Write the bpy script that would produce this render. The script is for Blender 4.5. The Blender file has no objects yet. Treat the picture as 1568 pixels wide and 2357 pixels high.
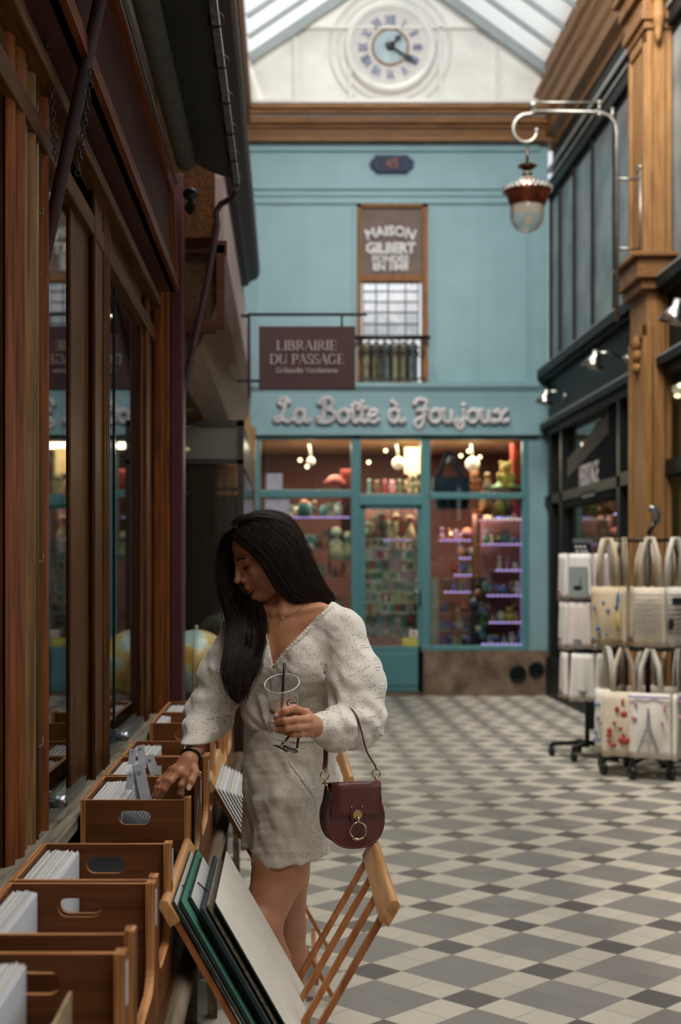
import bpy, math, random
import numpy as np
from mathutils import Vector, Matrix
from mathutils.geometry import tessellate_polygon

# ------------------------------------------------------------------ camera, world, sun, exposure
FPX, CX, CY, CH = 3100.0, 660.0, 1312.0, 1.45     # focal length in pixels, vanishing point, eye height
sc = bpy.context.scene
COL = sc.collection
cam_d = bpy.data.cameras.new('camera'); cam = bpy.data.objects.new('camera', cam_d); COL.objects.link(cam)
cam.location = (0, 0, CH); cam.rotation_euler = (math.pi/2, 0, 0)
cam_d.sensor_fit = 'AUTO'; cam_d.sensor_width = 36; cam_d.lens = FPX/2357*36
cam_d.shift_x = (784-CX)/2357; cam_d.shift_y = (CY-1178.5)/2357
cam_d.clip_start = 0.05
cam_d.dof.use_dof = True; cam_d.dof.focus_distance = 3.52; cam_d.dof.aperture_fstop = 3.2
sc.camera = cam
sc.view_settings.view_transform = 'Standard'; sc.view_settings.look = 'None'
sc.view_settings.gamma = 1; sc.view_settings.exposure = 0.02
sc.view_settings.use_curve_mapping = False
sc.cycles.max_bounces = 6; sc.cycles.transparent_max_bounces = 16
sc.cycles.diffuse_bounces = 3; sc.cycles.sample_clamp_indirect = 4
sc.cycles.caustics_reflective = False; sc.cycles.caustics_refractive = False

wd = bpy.data.worlds.new('world'); sc.world = wd; wd.use_nodes = True
bg = wd.node_tree.nodes['Background']
bg.inputs[0].default_value = (0.93, 0.96, 1.0, 1); bg.inputs[1].default_value = .95

sun_d = bpy.data.lights.new('sun', 'SUN'); sun = bpy.data.objects.new('sun', sun_d); COL.objects.link(sun)
sun_d.energy = 8; sun_d.angle = math.radians(9); sun_d.color = (1, 0.93, 0.82)
fill_d = bpy.data.lights.new('roof_fill', 'AREA'); fill = bpy.data.objects.new('roof_fill', fill_d); COL.objects.link(fill)
fill_d.shape = 'RECTANGLE'; fill_d.size = 2.6; fill_d.size_y = 11; fill_d.energy = 370; fill_d.color = (1.0, .965, .91)
fill.location = (1.3, 2.6, 7.05)      # fill lamp added under the glazing to strengthen the light from the roof
far_d = bpy.data.lights.new('facade_fill', 'AREA'); far = bpy.data.objects.new('facade_fill', far_d); COL.objects.link(far)
far_d.shape = 'RECTANGLE'; far_d.size = 2.6; far_d.size_y = 1.8; far_d.energy = 330; far_d.color = (.97, .98, 1.0)
far.location = (1.3, 8.6, 6.9); far.rotation_euler = Vector((0, .97, -.12)).to_track_quat('-Z', 'Y').to_euler()  # unseen lamp added inside the arcade to brighten facade and gable
sun.rotation_euler = Vector((0.33, 0.22, -1)).to_track_quat('-Z', 'Y').to_euler()

# ------------------------------------------------------------------ helpers
def P(px, py, Y):
    """the point of the place at distance Y seen at pixel (px, py)"""
    return Vector(((px-CX)*Y/FPX, Y, CH-(py-CY)*Y/FPX))
def hexc(h, a=1):
    h = h.lstrip('#'); r = [int(h[i:i+2], 16)/255 for i in (0, 2, 4)]
    return tuple((c/12.92 if c <= 0.04045 else ((c+0.055)/1.055)**2.4) for c in r)+(a,)
MATS = {}
def nodes_of(m):
    return m.node_tree.nodes, m.node_tree.links
def mat(name, col, rough=0.6, metal=0.0, noise=0.12, nscale=12, bump=0.0, bscale=60, stretch=(1, 1, 1), spec=0.5, col2=None, coat=0.0, emit=None, estr=0):
    """plain procedural material: base colour varied by noise, optional bump"""
    if name in MATS: return MATS[name]
    m = bpy.data.materials.new(name); m.use_nodes = True; n, l = nodes_of(m)
    b = n['Principled BSDF']; b.inputs['Roughness'].default_value = rough; b.inputs['Metallic'].default_value = metal
    b.inputs['Specular IOR Level'].default_value = spec; b.inputs['Coat Weight'].default_value = coat
    c = hexc(col) if isinstance(col, str) else col
    tc = n.new('ShaderNodeTexCoord'); mp = n.new('ShaderNodeMapping'); mp.inputs['Scale'].default_value = stretch
    l.new(tc.outputs['Object'], mp.inputs[0])
    nt = n.new('ShaderNodeTexNoise'); nt.inputs['Scale'].default_value = nscale; nt.inputs['Detail'].default_value = 5
    l.new(mp.outputs[0], nt.inputs['Vector'])
    cr = n.new('ShaderNodeValToRGB'); e = cr.color_ramp.elements
    lo = hexc(col2) if col2 else tuple(x*(1-noise*2) for x in c[:3])+(1,)
    hi = c if col2 else tuple(min(1, x*(1+noise)) for x in c[:3])+(1,)
    e[0].position = 0.3; e[0].color = lo; e[1].position = 0.7; e[1].color = hi
    l.new(nt.outputs[0], cr.inputs[0]); l.new(cr.outputs[0], b.inputs['Base Color'])
    if bump:
        n2 = n.new('ShaderNodeTexNoise'); n2.inputs['Scale'].default_value = bscale; n2.inputs['Detail'].default_value = 4
        l.new(mp.outputs[0], n2.inputs['Vector'])
        bp = n.new('ShaderNodeBump'); bp.inputs['Strength'].default_value = bump; bp.inputs['Distance'].default_value = 0.01
        l.new(n2.outputs[0], bp.inputs['Height']); l.new(bp.outputs[0], b.inputs['Normal'])
    if emit:
        b.inputs['Emission Color'].default_value = hexc(emit); b.inputs['Emission Strength'].default_value = estr
    MATS[name] = m; return m
def glow(name, col, s):
    if name in MATS: return MATS[name]
    m = bpy.data.materials.new(name); m.use_nodes = True; n, l = nodes_of(m); n.clear()
    e = n.new('ShaderNodeEmission'); e.inputs[0].default_value = hexc(col); e.inputs[1].default_value = s
    o = n.new('ShaderNodeOutputMaterial'); l.new(e.outputs[0], o.inputs[0]); MATS[name] = m; return m
def glass(name, tint='#e8efec', refl=0.06, rough=0.02, film=0.0, filmcol='#c8c8c0'):
    """thin pane: clear, reflecting more at grazing angles; film adds a dusty or frosted layer"""
    if name in MATS: return MATS[name]
    m = bpy.data.materials.new(name); m.use_nodes = True; n, l = nodes_of(m); n.clear()
    t = n.new('ShaderNodeBsdfTransparent'); t.inputs[0].default_value = hexc(tint)
    g = n.new('ShaderNodeBsdfGlossy'); g.inputs['Roughness'].default_value = rough
    fr = n.new('ShaderNodeLayerWeight'); fr.inputs['Blend'].default_value = 0.25
    mr = n.new('ShaderNodeMapRange'); mr.inputs['To Min'].default_value = refl; mr.inputs['To Max'].default_value = 0.75
    l.new(fr.outputs['Fresnel'], mr.inputs['Value'])
    mx = n.new('ShaderNodeMixShader'); l.new(mr.outputs[0], mx.inputs[0]); l.new(t.outputs[0], mx.inputs[1]); l.new(g.outputs[0], mx.inputs[2])
    out = mx.outputs[0]
    if film:
        tr = n.new('ShaderNodeBsdfTranslucent'); tr.inputs[0].default_value = hexc(filmcol)
        df = n.new('ShaderNodeBsdfDiffuse'); df.inputs[0].default_value = hexc(filmcol)
        m0 = n.new('ShaderNodeMixShader'); m0.inputs[0].default_value = 0.3
        l.new(tr.outputs[0], m0.inputs[1]); l.new(df.outputs[0], m0.inputs[2])
        m2 = n.new('ShaderNodeMixShader'); m2.inputs[0].default_value = film
        l.new(out, m2.inputs[1]); l.new(m0.outputs[0], m2.inputs[2]); out = m2.outputs[0]
    o = n.new('ShaderNodeOutputMaterial'); l.new(out, o.inputs[0]); MATS[name] = m; return m
def wood(name, c1, c2, axis='Z', rough=0.5, scale=1.0, coat=0.0, spec=0.14):
    """grain stretched along one axis"""
    if name in MATS: return MATS[name]
    m = bpy.data.materials.new(name); m.use_nodes = True; n, l = nodes_of(m); b = n['Principled BSDF']
    b.inputs['Roughness'].default_value = rough; b.inputs['Coat Weight'].default_value = coat; b.inputs['Coat Roughness'].default_value = 0.3
    b.inputs['Specular IOR Level'].default_value = spec
    tc = n.new('ShaderNodeTexCoord'); mp = n.new('ShaderNodeMapping')
    s = [30*scale]*3; s['XYZ'.index(axis)] = 1.6*scale; mp.inputs['Scale'].default_value = s
    l.new(tc.outputs['Object'], mp.inputs[0])
    nt = n.new('ShaderNodeTexNoise'); nt.inputs['Scale'].default_value = 2.2; nt.inputs['Detail'].default_value = 7; nt.inputs['Distortion'].default_value = 0.6
    l.new(mp.outputs[0], nt.inputs['Vector'])
    cr = n.new('ShaderNodeValToRGB'); e = cr.color_ramp.elements
    e[0].position = 0.32; e[0].color = hexc(c2); e[1].position = 0.68; e[1].color = hexc(c1)
    l.new(nt.outputs[0], cr.inputs[0]); l.new(cr.outputs[0], b.inputs['Base Color'])
    bp = n.new('ShaderNodeBump'); bp.inputs['Strength'].default_value = 0.15; bp.inputs['Distance'].default_value = 0.004
    l.new(nt.outputs[0], bp.inputs['Height']); l.new(bp.outputs[0], b.inputs['Normal'])
    MATS[name] = m; return m

LOC = {}          # world location of every parent object
class MB:
    """collects shapes in world coordinates and links them as ONE mesh object"""
    def __init__(s): s.v = []; s.f = []; s.m = []; s.sm = []
    def add(s, vs, fs, mi=0, smooth=False):
        o = len(s.v); s.v += [tuple(v) for v in vs]
        for f in fs: s.f.append([i+o for i in f]); s.m.append(mi); s.sm.append(smooth)
        return s
    def box(s, a, b, mi=0):
        x0, x1 = sorted((a[0], b[0])); y0, y1 = sorted((a[1], b[1])); z0, z1 = sorted((a[2], b[2]))
        v = [(x0,y0,z0),(x1,y0,z0),(x1,y1,z0),(x0,y1,z0),(x0,y0,z1),(x1,y0,z1),(x1,y1,z1),(x0,y1,z1)]
        return s.add(v, [(0,3,2,1),(4,5,6,7),(0,1,5,4),(1,2,6,5),(2,3,7,6),(3,0,4,7)], mi)
    def prism(s, outer, holes, fn, t0, t1, mi=0, me=None, smooth=False):
        """2D outline (with holes) extruded; fn(a, b, t) gives the 3D point; me = material index of the rim"""
        if me is None: me = mi
        loops = [outer]+list(holes); flat = [p for L in loops for p in L]; n = len(flat)
        tri = tessellate_polygon([[Vector((p[0], p[1], 0)) for p in L] for L in loops])
        vs = [fn(p[0], p[1], t0) for p in flat]+[fn(p[0], p[1], t1) for p in flat]
        s.add(vs, [tuple(t) for t in tri]+[tuple(i+n for i in reversed(t)) for t in tri], mi)
        o = 0; fs = []
        for L in loops:
            k = len(L)
            for i in range(k): a, b = o+i, o+(i+1) % k; fs.append((a, b, b+n, a+n))
            o += k
        return s.add(vs, fs, me, smooth)
    def tube(s, pts, r, seg=8, mi=0, cap=True, flat=None):
        """round bar along points; r number or list; flat=(normal vector, ratio) squashes it"""
        pts = [Vector(p) for p in pts]; n = len(pts); rs = r if isinstance(r, (list, tuple)) else [r]*n
        T = [(pts[min(i+1, n-1)]-pts[max(i-1, 0)]).normalized() for i in range(n)]
        ref = Vector(flat[0]) if flat else (Vector((0, 0, 1)) if abs(T[0].z) < 0.9 else Vector((1, 0, 0)))
        A = (ref-T[0]*ref.dot(T[0])).normalized(); vs = []
        for i in range(n):
            A = (A-T[i]*A.dot(T[i])); A = A.normalized() if A.length > 1e-6 else T[i].orthogonal().normalized()
            B = T[i].cross(A); q = flat[1] if flat else 1
            for k in range(seg):
                w = 2*math.pi*k/seg; vs.append(pts[i]+A*(math.cos(w)*rs[i]*q)+B*(math.sin(w)*rs[i]))
        fs = [(i*seg+k, i*seg+(k+1) % seg, (i+1)*seg+(k+1) % seg, (i+1)*seg+k) for i in range(n-1) for k in range(seg)]
        if cap: fs += [tuple(range(seg))[::-1], tuple((n-1)*seg+k for k in range(seg))]
        return s.add(vs, fs, mi, seg > 5)
    def bar(s, a, b, w, h, up=(0, 0, 1), mi=0):
        """rectangular bar from a to b, w across, h along 'up'"""
        a, b = Vector(a), Vector(b); t = (b-a).normalized(); u = Vector(up); u = (u-t*u.dot(t)).normalized(); r = t.cross(u)
        v = [p+r*(i*w/2)+u*(j*h/2) for p in (a, b) for i, j in ((-1,-1),(1,-1),(1,1),(-1,1))]
        return s.add(v, [(0,1,2,3),(7,6,5,4),(0,4,5,1),(1,5,6,2),(2,6,7,3),(3,7,4,0)], mi)
    def lathe(s, prof, c, seg=24, mi=0, axis=(0, 0, 1), smooth=True):
        """(radius, height) profile turned about an axis through c"""
        c = Vector(c); q = Vector(axis).normalized().to_track_quat('Z', 'Y'); n = len(prof)
        vs = [c+q@Vector((r*math.cos(2*math.pi*k/seg), r*math.sin(2*math.pi*k/seg), h)) for r, h in prof for k in range(seg)]
        fs = [(i*seg+k, i*seg+(k+1) % seg, (i+1)*seg+(k+1) % seg, (i+1)*seg+k) for i in range(n-1) for k in range(seg)]
        return s.add(vs, fs, mi, smooth)
    def ball(s, c, r, seg=14, rings=9, mi=0):
        r = r if isinstance(r, (tuple, list)) else (r, r, r); c = Vector(c)
        vs = [c+Vector((r[0]*math.sin(math.pi*i/rings)*math.cos(2*math.pi*k/seg), r[1]*math.sin(math.pi*i/rings)*math.sin(2*math.pi*k/seg), r[2]*math.cos(math.pi*i/rings))) for i in range(rings+1) for k in range(seg)]
        fs = [(i*seg+k, (i+1)*seg+k, (i+1)*seg+(k+1) % seg, i*seg+(k+1) % seg) for i in range(rings) for k in range(seg)]
        return s.add(vs, fs, mi, True)
    def torus(s, c, R, r, axis=(0, 1, 0), seg=24, sub=8, mi=0, arc=(0, 2*math.pi), sx=1.0):
        q = Vector(axis).normalized().to_track_quat('Z', 'Y'); full = abs(arc[1]-arc[0]-2*math.pi) < 1e-6
        n = seg if full else seg+1
        pts = [Vector(c)+q@Vector((R*sx*math.cos(arc[0]+(arc[1]-arc[0])*i/seg), R*math.sin(arc[0]+(arc[1]-arc[0])*i/seg), 0)) for i in range(n)]
        if not full: return s.tube(pts, r, sub, mi)
        vs = []; c = Vector(c); ax = q@Vector((0, 0, 1))
        for p in pts:
            d = (p-c).normalized()
            for k in range(sub): w = 2*math.pi*k/sub; vs.append(p+d*math.cos(w)*r+ax*math.sin(w)*r)
        fs = [(i*sub+k, i*sub+(k+1) % sub, ((i+1) % n)*sub+(k+1) % sub, ((i+1) % n)*sub+k) for i in range(n) for k in range(sub)]
        return s.add(vs, fs, mi, True)
    def build(s, name, mats, parent=None, bevel=0, subsurf=0):
        if not isinstance(mats, (list, tuple)): mats = [mats]
        me = bpy.data.meshes.new(name); o = LOC.get(parent.name, Vector((0,0,0))) if parent else Vector((0,0,0))
        me.from_pydata([(x-o[0], y-o[1], z-o[2]) for x, y, z in s.v], [], s.f); 
        for m in mats: me.materials.append(m)
        me.polygons.foreach_set('material_index', s.m); me.polygons.foreach_set('use_smooth', s.sm)
        me.update(); ob = bpy.data.objects.new(name, me); COL.objects.link(ob)
        if parent: ob.parent = parent
        LOC[ob.name] = o
        if bevel:
            b = ob.modifiers.new('bevel', 'BEVEL'); b.width = bevel; b.segments = 2; b.limit_method = 'ANGLE'; b.angle_limit = 0.7
        if subsurf:
            b = ob.modifiers.new('subdivision', 'SUBSURF'); b.levels = subsurf; b.render_levels = subsurf
        return ob
def thing(name, loc, label, cat, group=None):
    o = bpy.data.objects.new(name, None); COL.objects.link(o); o.location = loc; o.empty_display_size = 0.05
    LOC[o.name] = Vector(loc); o['label'] = label; o['category'] = cat
    if group: o['group'] = group
    return o
def tag(o, label, cat, group=None, kind=None):
    if label: o['label'] = label
    if cat: o['category'] = cat
    if group: o['group'] = group
    if kind: o['kind'] = kind
    return o
def struct(o, label=None):
    o['kind'] = 'structure'
    if label: o['label'] = label
    return o
def dup(root, loc, label=None, group=None, rotz=None):
    r = root.copy(); COL.objects.link(r); r.location = loc
    if rotz is not None: r.rotation_euler = (0, 0, rotz)
    if label: r['label'] = label
    if group: r['group'] = group
    for ch in list(root.children):
        c = ch.copy(); COL.objects.link(c); c.parent = r
        for g in ch.children:
            d = g.copy(); COL.objects.link(d); d.parent = c
    return r
def text_mesh(txt, size, fn, depth=0.004, bold=0.0, mi=0, mb=None, align='CENTER', xs=1.0):
    """lettering as mesh; fn maps (x, y, depth) of the text plane to the place"""
    cu = bpy.data.curves.new('t', 'FONT'); cu.body = txt; cu.size = size; cu.align_x = align; cu.offset = bold
    cu.extrude = depth/2; cu.resolution_u = 3
    ob = bpy.data.objects.new('t', cu); COL.objects.link(ob)
    me = bpy.data.meshes.new_from_object(ob.evaluated_get(bpy.context.evaluated_depsgraph_get()))
    vs = [fn(v.co.x*xs, v.co.y, v.co.z) for v in me.vertices]; fs = [tuple(p.vertices) for p in me.polygons]
    bpy.data.objects.remove(ob); bpy.data.curves.remove(cu); bpy.data.meshes.remove(me)
    mb = mb or MB(); mb.add(vs, fs, mi); return mb
def catmull(pts, n):
    """smooth path through points (any dimension), n steps per span"""
    p = [np.array(q, float) for q in pts]; p = [2*p[0]-p[1]]+p+[2*p[-1]-p[-2]]; out = []
    for i in range(1, len(p)-2):
        for k in range(n):
            t = k/n; a, b, c, d = p[i-1:i+3]
            out.append(0.5*((2*b)+(c-a)*t+(2*a-5*b+4*c-d)*t*t+(3*b-a-3*c+d)*t**3))
    return out+[p[-2]]
R = random.Random(7)

# ------------------------------------------------------------------ shared materials
M_TEAL = mat('teal_paint', '#80a3a6', 0.5, noise=0.04, nscale=3, bump=0.05)
M_TEAL2 = mat('teal_paint_joinery', '#4f8285', 0.4, noise=0.05, nscale=4)
M_WHITE = mat('white_plaster', '#e6e3da', 0.8, noise=0.05, nscale=4, bump=0.1)
M_GOLD = wood('ochre_painted_wood', '#a3784a', '#7e5833', 'Z', 0.5)
M_GOLDY = wood('ochre_painted_moulding', '#946a42', '#6a4728', 'Y', 0.45)
M_GOLDX = wood('ochre_painted_moulding_across', '#946a42', '#6a4728', 'X', 0.45)
M_BLACK = mat('black_green_paint', '#161b1c', 0.5, spec=.25, noise=0.1)
M_IRON = mat('wrought_iron', '#2a2624', 0.5, 0.4, noise=0.15)
M_REDW = wood('red_brown_wood', '#864a22', '#522b14', 'Z', 0.4)
M_REDWY = wood('red_brown_wood_rail', '#74391a', '#4a2310', 'Y', 0.4)
M_OAK = wood('oak_wood', '#623a16', '#341d0b', 'Z', 0.45)
M_OAKY = wood('oak_wood_rail', '#623c18', '#321d0b', 'Y', 0.5)
M_OAKD = wood('dark_oak_wood', '#3c2618', '#22150e', 'Z', 0.5)
M_MAROON = mat('maroon_paint', '#4c2226', 0.4, noise=0.08)
M_GLASS = glass('window_glass')
M_GLASSR = glass('reflecting_window_glass', '#cfd6d4', 0.16)
# ================================================================== FLOOR
def tile_material():
    m = bpy.data.materials.new('cement_tiles'); m.use_nodes = True; n, l = nodes_of(m); b = n['Principled BSDF']
    Tt = 0.1475; ang = math.radians(45.1); ox, oy = 0.6254, 4.556     # tile size, turn, a dark tile's centre
    g = n.new('ShaderNodeNewGeometry'); mp = n.new('ShaderNodeMapping'); mp.vector_type = 'POINT'
    # lattice coordinates u, v in tiles
    c, s = math.cos(ang), math.sin(ang)
    def dot(vx, vy, off):
        d = n.new('ShaderNodeVectorMath'); d.operation = 'DOT_PRODUCT'; l.new(g.outputs['Position'], d.inputs[0]); d.inputs[1].default_value = (vx/Tt, vy/Tt, 0)
        a = n.new('ShaderNodeMath'); a.operation = 'ADD'; l.new(d.outputs['Value'], a.inputs[0]); a.inputs[1].default_value = off; return a.outputs[0]
    def M(op, a, bb=None, c3=None):
        k = n.new('ShaderNodeMath'); k.operation = op
        for i, x in enumerate((a, bb, c3)):
            if x is None: continue
            if isinstance(x, (int, float)): k.inputs[i].default_value = x
            else: l.new(x, k.inputs[i])
        return k.outputs[0]
    u = dot(c, s, -(c*ox+s*oy)/Tt+0.5+300); v = dot(-s, c, -(-s*ox+c*oy)/Tt+0.5+300)
    iu = M('MODULO', M('FLOOR', u), 3); iv = M('MODULO', M('FLOOR', v), 3)
    u0 = M('LESS_THAN', iu, 0.5); v0 = M('LESS_THAN', iv, 0.5)
    dark = M('MULTIPLY', u0, v0); grey = M('MULTIPLY', M('SUBTRACT', 1, u0), M('SUBTRACT', 1, v0))
    wn = n.new('ShaderNodeTexWhiteNoise'); cb = n.new('ShaderNodeCombineXYZ'); l.new(M('FLOOR', u), cb.inputs[0]); l.new(M('FLOOR', v), cb.inputs[1]); l.new(cb.outputs[0], wn.inputs['Vector'])
    nt = n.new('ShaderNodeTexNoise'); nt.inputs['Scale'].default_value = 9; nt.inputs['Detail'].default_value = 6; l.new(g.outputs['Position'], nt.inputs['Vector'])
    def mix(f, a, bb):
        k = n.new('ShaderNodeMix'); k.data_type = 'RGBA'
        l.new(f, k.inputs[0])
        for i, x in ((6, a), (7, bb)):
            if isinstance(x, tuple): k.inputs[i].default_value = x
            else: l.new(x, k.inputs[i])
        return k.outputs[2]
    col = mix(grey, hexc('#bfb6a6'), hexc('#827d77')); col = mix(dark, col, hexc('#5e5955'))
    # wear and tile to tile variation
    var = M('MULTIPLY_ADD', wn.outputs['Value'], 0.16, 0.86); var = M('MULTIPLY', var, M('MULTIPLY_ADD', nt.outputs[0], 0.24, 0.9))
    hs = n.new('ShaderNodeHueSaturation'); l.new(var, hs.inputs['Value']); l.new(col, hs.inputs['Color']); col = hs.outputs[0]
    fu = M('FRACT', u); fv = M('FRACT', v)
    edge = M('MINIMUM', M('MINIMUM', fu, M('SUBTRACT', 1, fu)), M('MINIMUM', fv, M('SUBTRACT', 1, fv)))
    gr = M('LESS_THAN', edge, 0.011); col = mix(gr, col, hexc('#7d7870'))
    l.new(col, b.inputs['Base Color'])
    ro = M('MULTIPLY_ADD', nt.outputs[0], 0.25, 0.36); l.new(ro, b.inputs['Roughness']); b.inputs['Specular IOR Level'].default_value = 0.22
    bp = n.new('ShaderNodeBump'); bp.inputs['Strength'].default_value = 0.25; bp.inputs['Distance'].default_value = 0.002
    l.new(M('SUBTRACT', 1, gr), bp.inputs['Height']); l.new(bp.outputs[0], b.inputs['Normal'])
    return m
struct(MB().box((-3.2, -6, -0.1), (4.6, 17.6, 0)).build('floor', tile_material()))

# ================================================================== BACK WALL: teal toy shop facade
YF = 15.6
def fx(px): return (px-CX)*YF/FPX
def fz(py): return CH-(py-CY)*YF/FPX
def fbox(mb, x0, y0, x1, y1, d0=0.0, d1=0.2, mi=0):
    """box on the facade between pixels, d = depth behind (+) or before (-) the wall face"""
    return mb.box((fx(x0), YF+d0, fz(y1)), (fx(x1), YF+d1, fz(y0)), mi)
b = MB()
fbox(b, 330, 330, 822, 890); fbox(b, 985, 330, 1262, 890); fbox(b, 822, 330, 985, 470); fbox(b, 822, 880, 985, 890)
fbox(b, 330, 890, 1262, 1003, -0.06, 0.2)
fbox(b, 330, 1003, 596, 1500); fbox(b, 1208, 1003, 1262, 1500)
# flat mouldings
for y0, y1, d in ((335, 350, -.05), (428, 437, -.04), (446, 452, -.03), (461, 470, -.04)): fbox(b, 330, y0, 1240, y1, d, 0.02)
for y0, y1, d in ((884, 893, -.12), (893, 899, -.09), (990, 1003, -.1)): fbox(b, 330, y0, 1238, y1, d, 0.02)
for x0, x1 in ((580, 693), (699, 808), (1000, 1098), (1105, 1210)):   # raised sheets of panelling
    fbox(b, x0, 478, x1, 880, -.012, 0.02)
for x in (590, 812, 992, 1214): fbox(b, x, 474, x+5, 882, -.03, 0.02)
struct(b.build('wall_back', M_TEAL))
# joinery of the shop front
b = MB()
fbox(b, 808, 1003, 830, 1500, -.03, .06); fbox(b, 969, 1003, 990, 1500, -.03, .06)
fbox(b, 580, 1003, 600, 1500, -.02, .06); fbox(b, 1202, 1003, 1216, 1500, -.02, .06)
fbox(b, 596, 1128, 810, 1145, -.03, .06); fbox(b, 985, 1134, 1205, 1148, -.03, .06); fbox(b, 828, 1138, 972, 1163, -.04, .06)
fbox(b, 596, 1486, 828, 1500, -.04, .06); fbox(b, 972, 1486, 1215, 1497, -.04, .06); fbox(b, 596, 1003, 1208, 1012, -.03, .06)
struct(b.build('trim_1', M_TEAL2, bevel=0.006))
# brown marble stall riser with two round grilles
M_MARB = mat('brown_marble', '#8d7763', 0.3, noise=0.3, nscale=5, col2='#4a3a30')
b = MB(); fbox(b, 975, 1497, 1262, 1606, -.05, .2); fbox(b, 330, 1500, 826, 1606, -.05, .2); fbox(b, 330, 1594, 1262, 1608, -.09, .0)
tr = struct(b.build('trim_2', M_MARB))
for i, (px, py, r) in enumerate(((1190, 1550, .10), (1232, 1540, .09))):
    b = MB(); c = (fx(px), YF-.05, fz(py)); b.lathe([(0, .0), (r, .0), (r, .03), (r*.8, .035), (r*.78, .01), (0, .01)], c, 24, axis=(0, -1, 0))
    for k in range(-3, 4): 
        w = math.sqrt(max(0, 1-(k/4)**2))*r*.8; b.box((c[0]-w, YF-.085, c[2]+k*r/4.6-.005), (c[0]+w, YF-.075, c[2]+k*r/4.6+.005))
    tag(b.build('round_vent_grille', M_BLACK), ('round dark vent grille nearer the shop door, in brown marble' , 'round dark vent grille nearest the corner, in brown marble')[i], 'grille', 'vent grilles under the toy shop window')
# door with glass and kick panel
b = MB(); fbox(b, 830, 1163, 841, 1592, .0, .05); fbox(b, 962, 1163, 973, 1592, .0, .05); fbox(b, 830, 1163, 973, 1172, .0, .05)
fbox(b, 830, 1488, 973, 1592, .0, .05); fbox(b, 845, 1505, 960, 1578, -.012, .01)
d1 = struct(b.build('door_1', M_TEAL2, bevel=0.004))
b = MB(); fbox(b, 841, 1172, 962, 1488, .02, .026); struct(b.build('door_pane', M_GLASS, d1))
b = MB(); b.tube([P(967, 1395, YF-.04), P(967, 1360, YF-.04)], .012); b.tube([P(967, 1377, YF-.04), P(967, 1377, YF)], .01); b.build('door_handle', M_IRON, d1)
for i, (x0, y0, x1, y1) in enumerate(((600, 1012, 808, 1128), (600, 1145, 808, 1486), (830, 1012, 970, 1138), (990, 1012, 1203, 1134), (990, 1148, 1203, 1486))):
    b = MB(); fbox(b, x0, y0, x1, y1, .02, .026); struct(b.build('window_%d' % (i+1), M_GLASS))
# shop room behind
M_RED = mat('dark_red_wall', '#5a2c28', 0.7, noise=0.2, nscale=3)
b = MB(); x0, x1, y0, y1 = fx(500), fx(1262), YF+.2, YF+2.4
b.box((x0, y1, 0), (x1, y1+.1, fz(1000)), 0); b.box((x0-.1, y0, 0), (x0, y1, fz(1000)), 0); b.box((x1, y0, 0), (x1+.1, y1, fz(1000)), 0)
struct(b.build('wall_toy_shop', M_RED))
struct(MB().box((x0, y0, fz(1003)), (x1, y1, fz(990))).build('ceiling_toy_shop', mat('cream_ceiling', '#c9ab80', .8)))
struct(MB().box((x0, y0, 0), (x1, y1, .02)).build('floor_toy_shop', mat('brown_boards', '#5c4433', .6)))

# ================================================================== cornice and gable above
b = MB()
for y0, y1, d in ((268, 276, .42), (276, 284, .36), (284, 300, .28), (300, 306, .2), (306, 328, .14), (328, 336, .2)):
    fbox(b, 330, y0, 1300, y1, -d, 0.2)
for i in range(120):   # dentils
    px = 560+i*5.8; fbox(b, px, 308, px+3.4, 326, -.17, 0)
struct(b.build('trim_3', M_GOLDX))
b = MB()
gx = [(330, 274), (1300, 274), (1300, 165), (1268, 178), (909, -85), (570, 138), (330, 138)]
b.prism([(fx(x), fz(y)) for x, y in gx], [], lambda a, c, t: (a, YF+t, c), .0, .15)
struct(b.build('wall_gable', M_WHITE))
b = MB()
fbox(b, 576, 232, 1262, 240, -.08, .0); fbox(b, 640, 64, 1150, 70, -.06, 0)
for px in (678, 805, 1012, 1143): fbox(b, px-3, 66, px+4, 236, -.06, 0)
for px in (678, 803, 1008, 1132): b.bar(P(px, 240, YF-.03), P(px-4, 272, YF-.25), .03, .02)
b.add([P(576, 240, YF-.04), P(1262, 240, YF-.04), P(1262, 268, YF-.3), P(576, 268, YF-.3)], [(0, 1, 2, 3)])
for R_ in (.52, .60, .70): b.torus(P(898, 112, YF-.01), R_, .018, (0, 1, 0), 48, 6)
struct(b.build('trim_4', mat('white_paint', '#dcdad2', .5, noise=.03)))
# ---- clock
ck = thing('clock', P(898, 112, YF-.05), 'large round white wall clock with dark hands high on the gable', 'clock')
cc = P(898, 112, YF); AX = (0, -1, 0); k = YF/FPX
b = MB().lathe([(105*k, 0), (105*k, .06), (100*k, .09), (92*k, .08), (88*k, .05), (86*k, .04)], cc, 48, axis=AX); b.build('rim', MATS['white_paint'], ck)
b = MB().lathe([(86*k, .04), (0, .04)], cc, 48, axis=AX); b.build('dial', mat('dial_enamel', '#cfc9c2', .3, noise=.05), ck)
b = MB().lathe([(40*k, .041), (40*k, .05), (36*k, .052), (0, .05)], cc, 40, axis=AX); b.build('dial_centre', mat('dial_blue', '#a7b8bc', .4), ck)
b = MB().torus(cc+Vector((0, -.05, 0)), 41*k, .012, (0, 1, 0), 40, 6); b.build('centre_ring', M_GOLD, ck)
NUM = ['XII', 'I', 'II', 'III', 'IIII', 'V', 'VI', 'VII', 'VIII', 'IX', 'X', 'XI']
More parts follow.
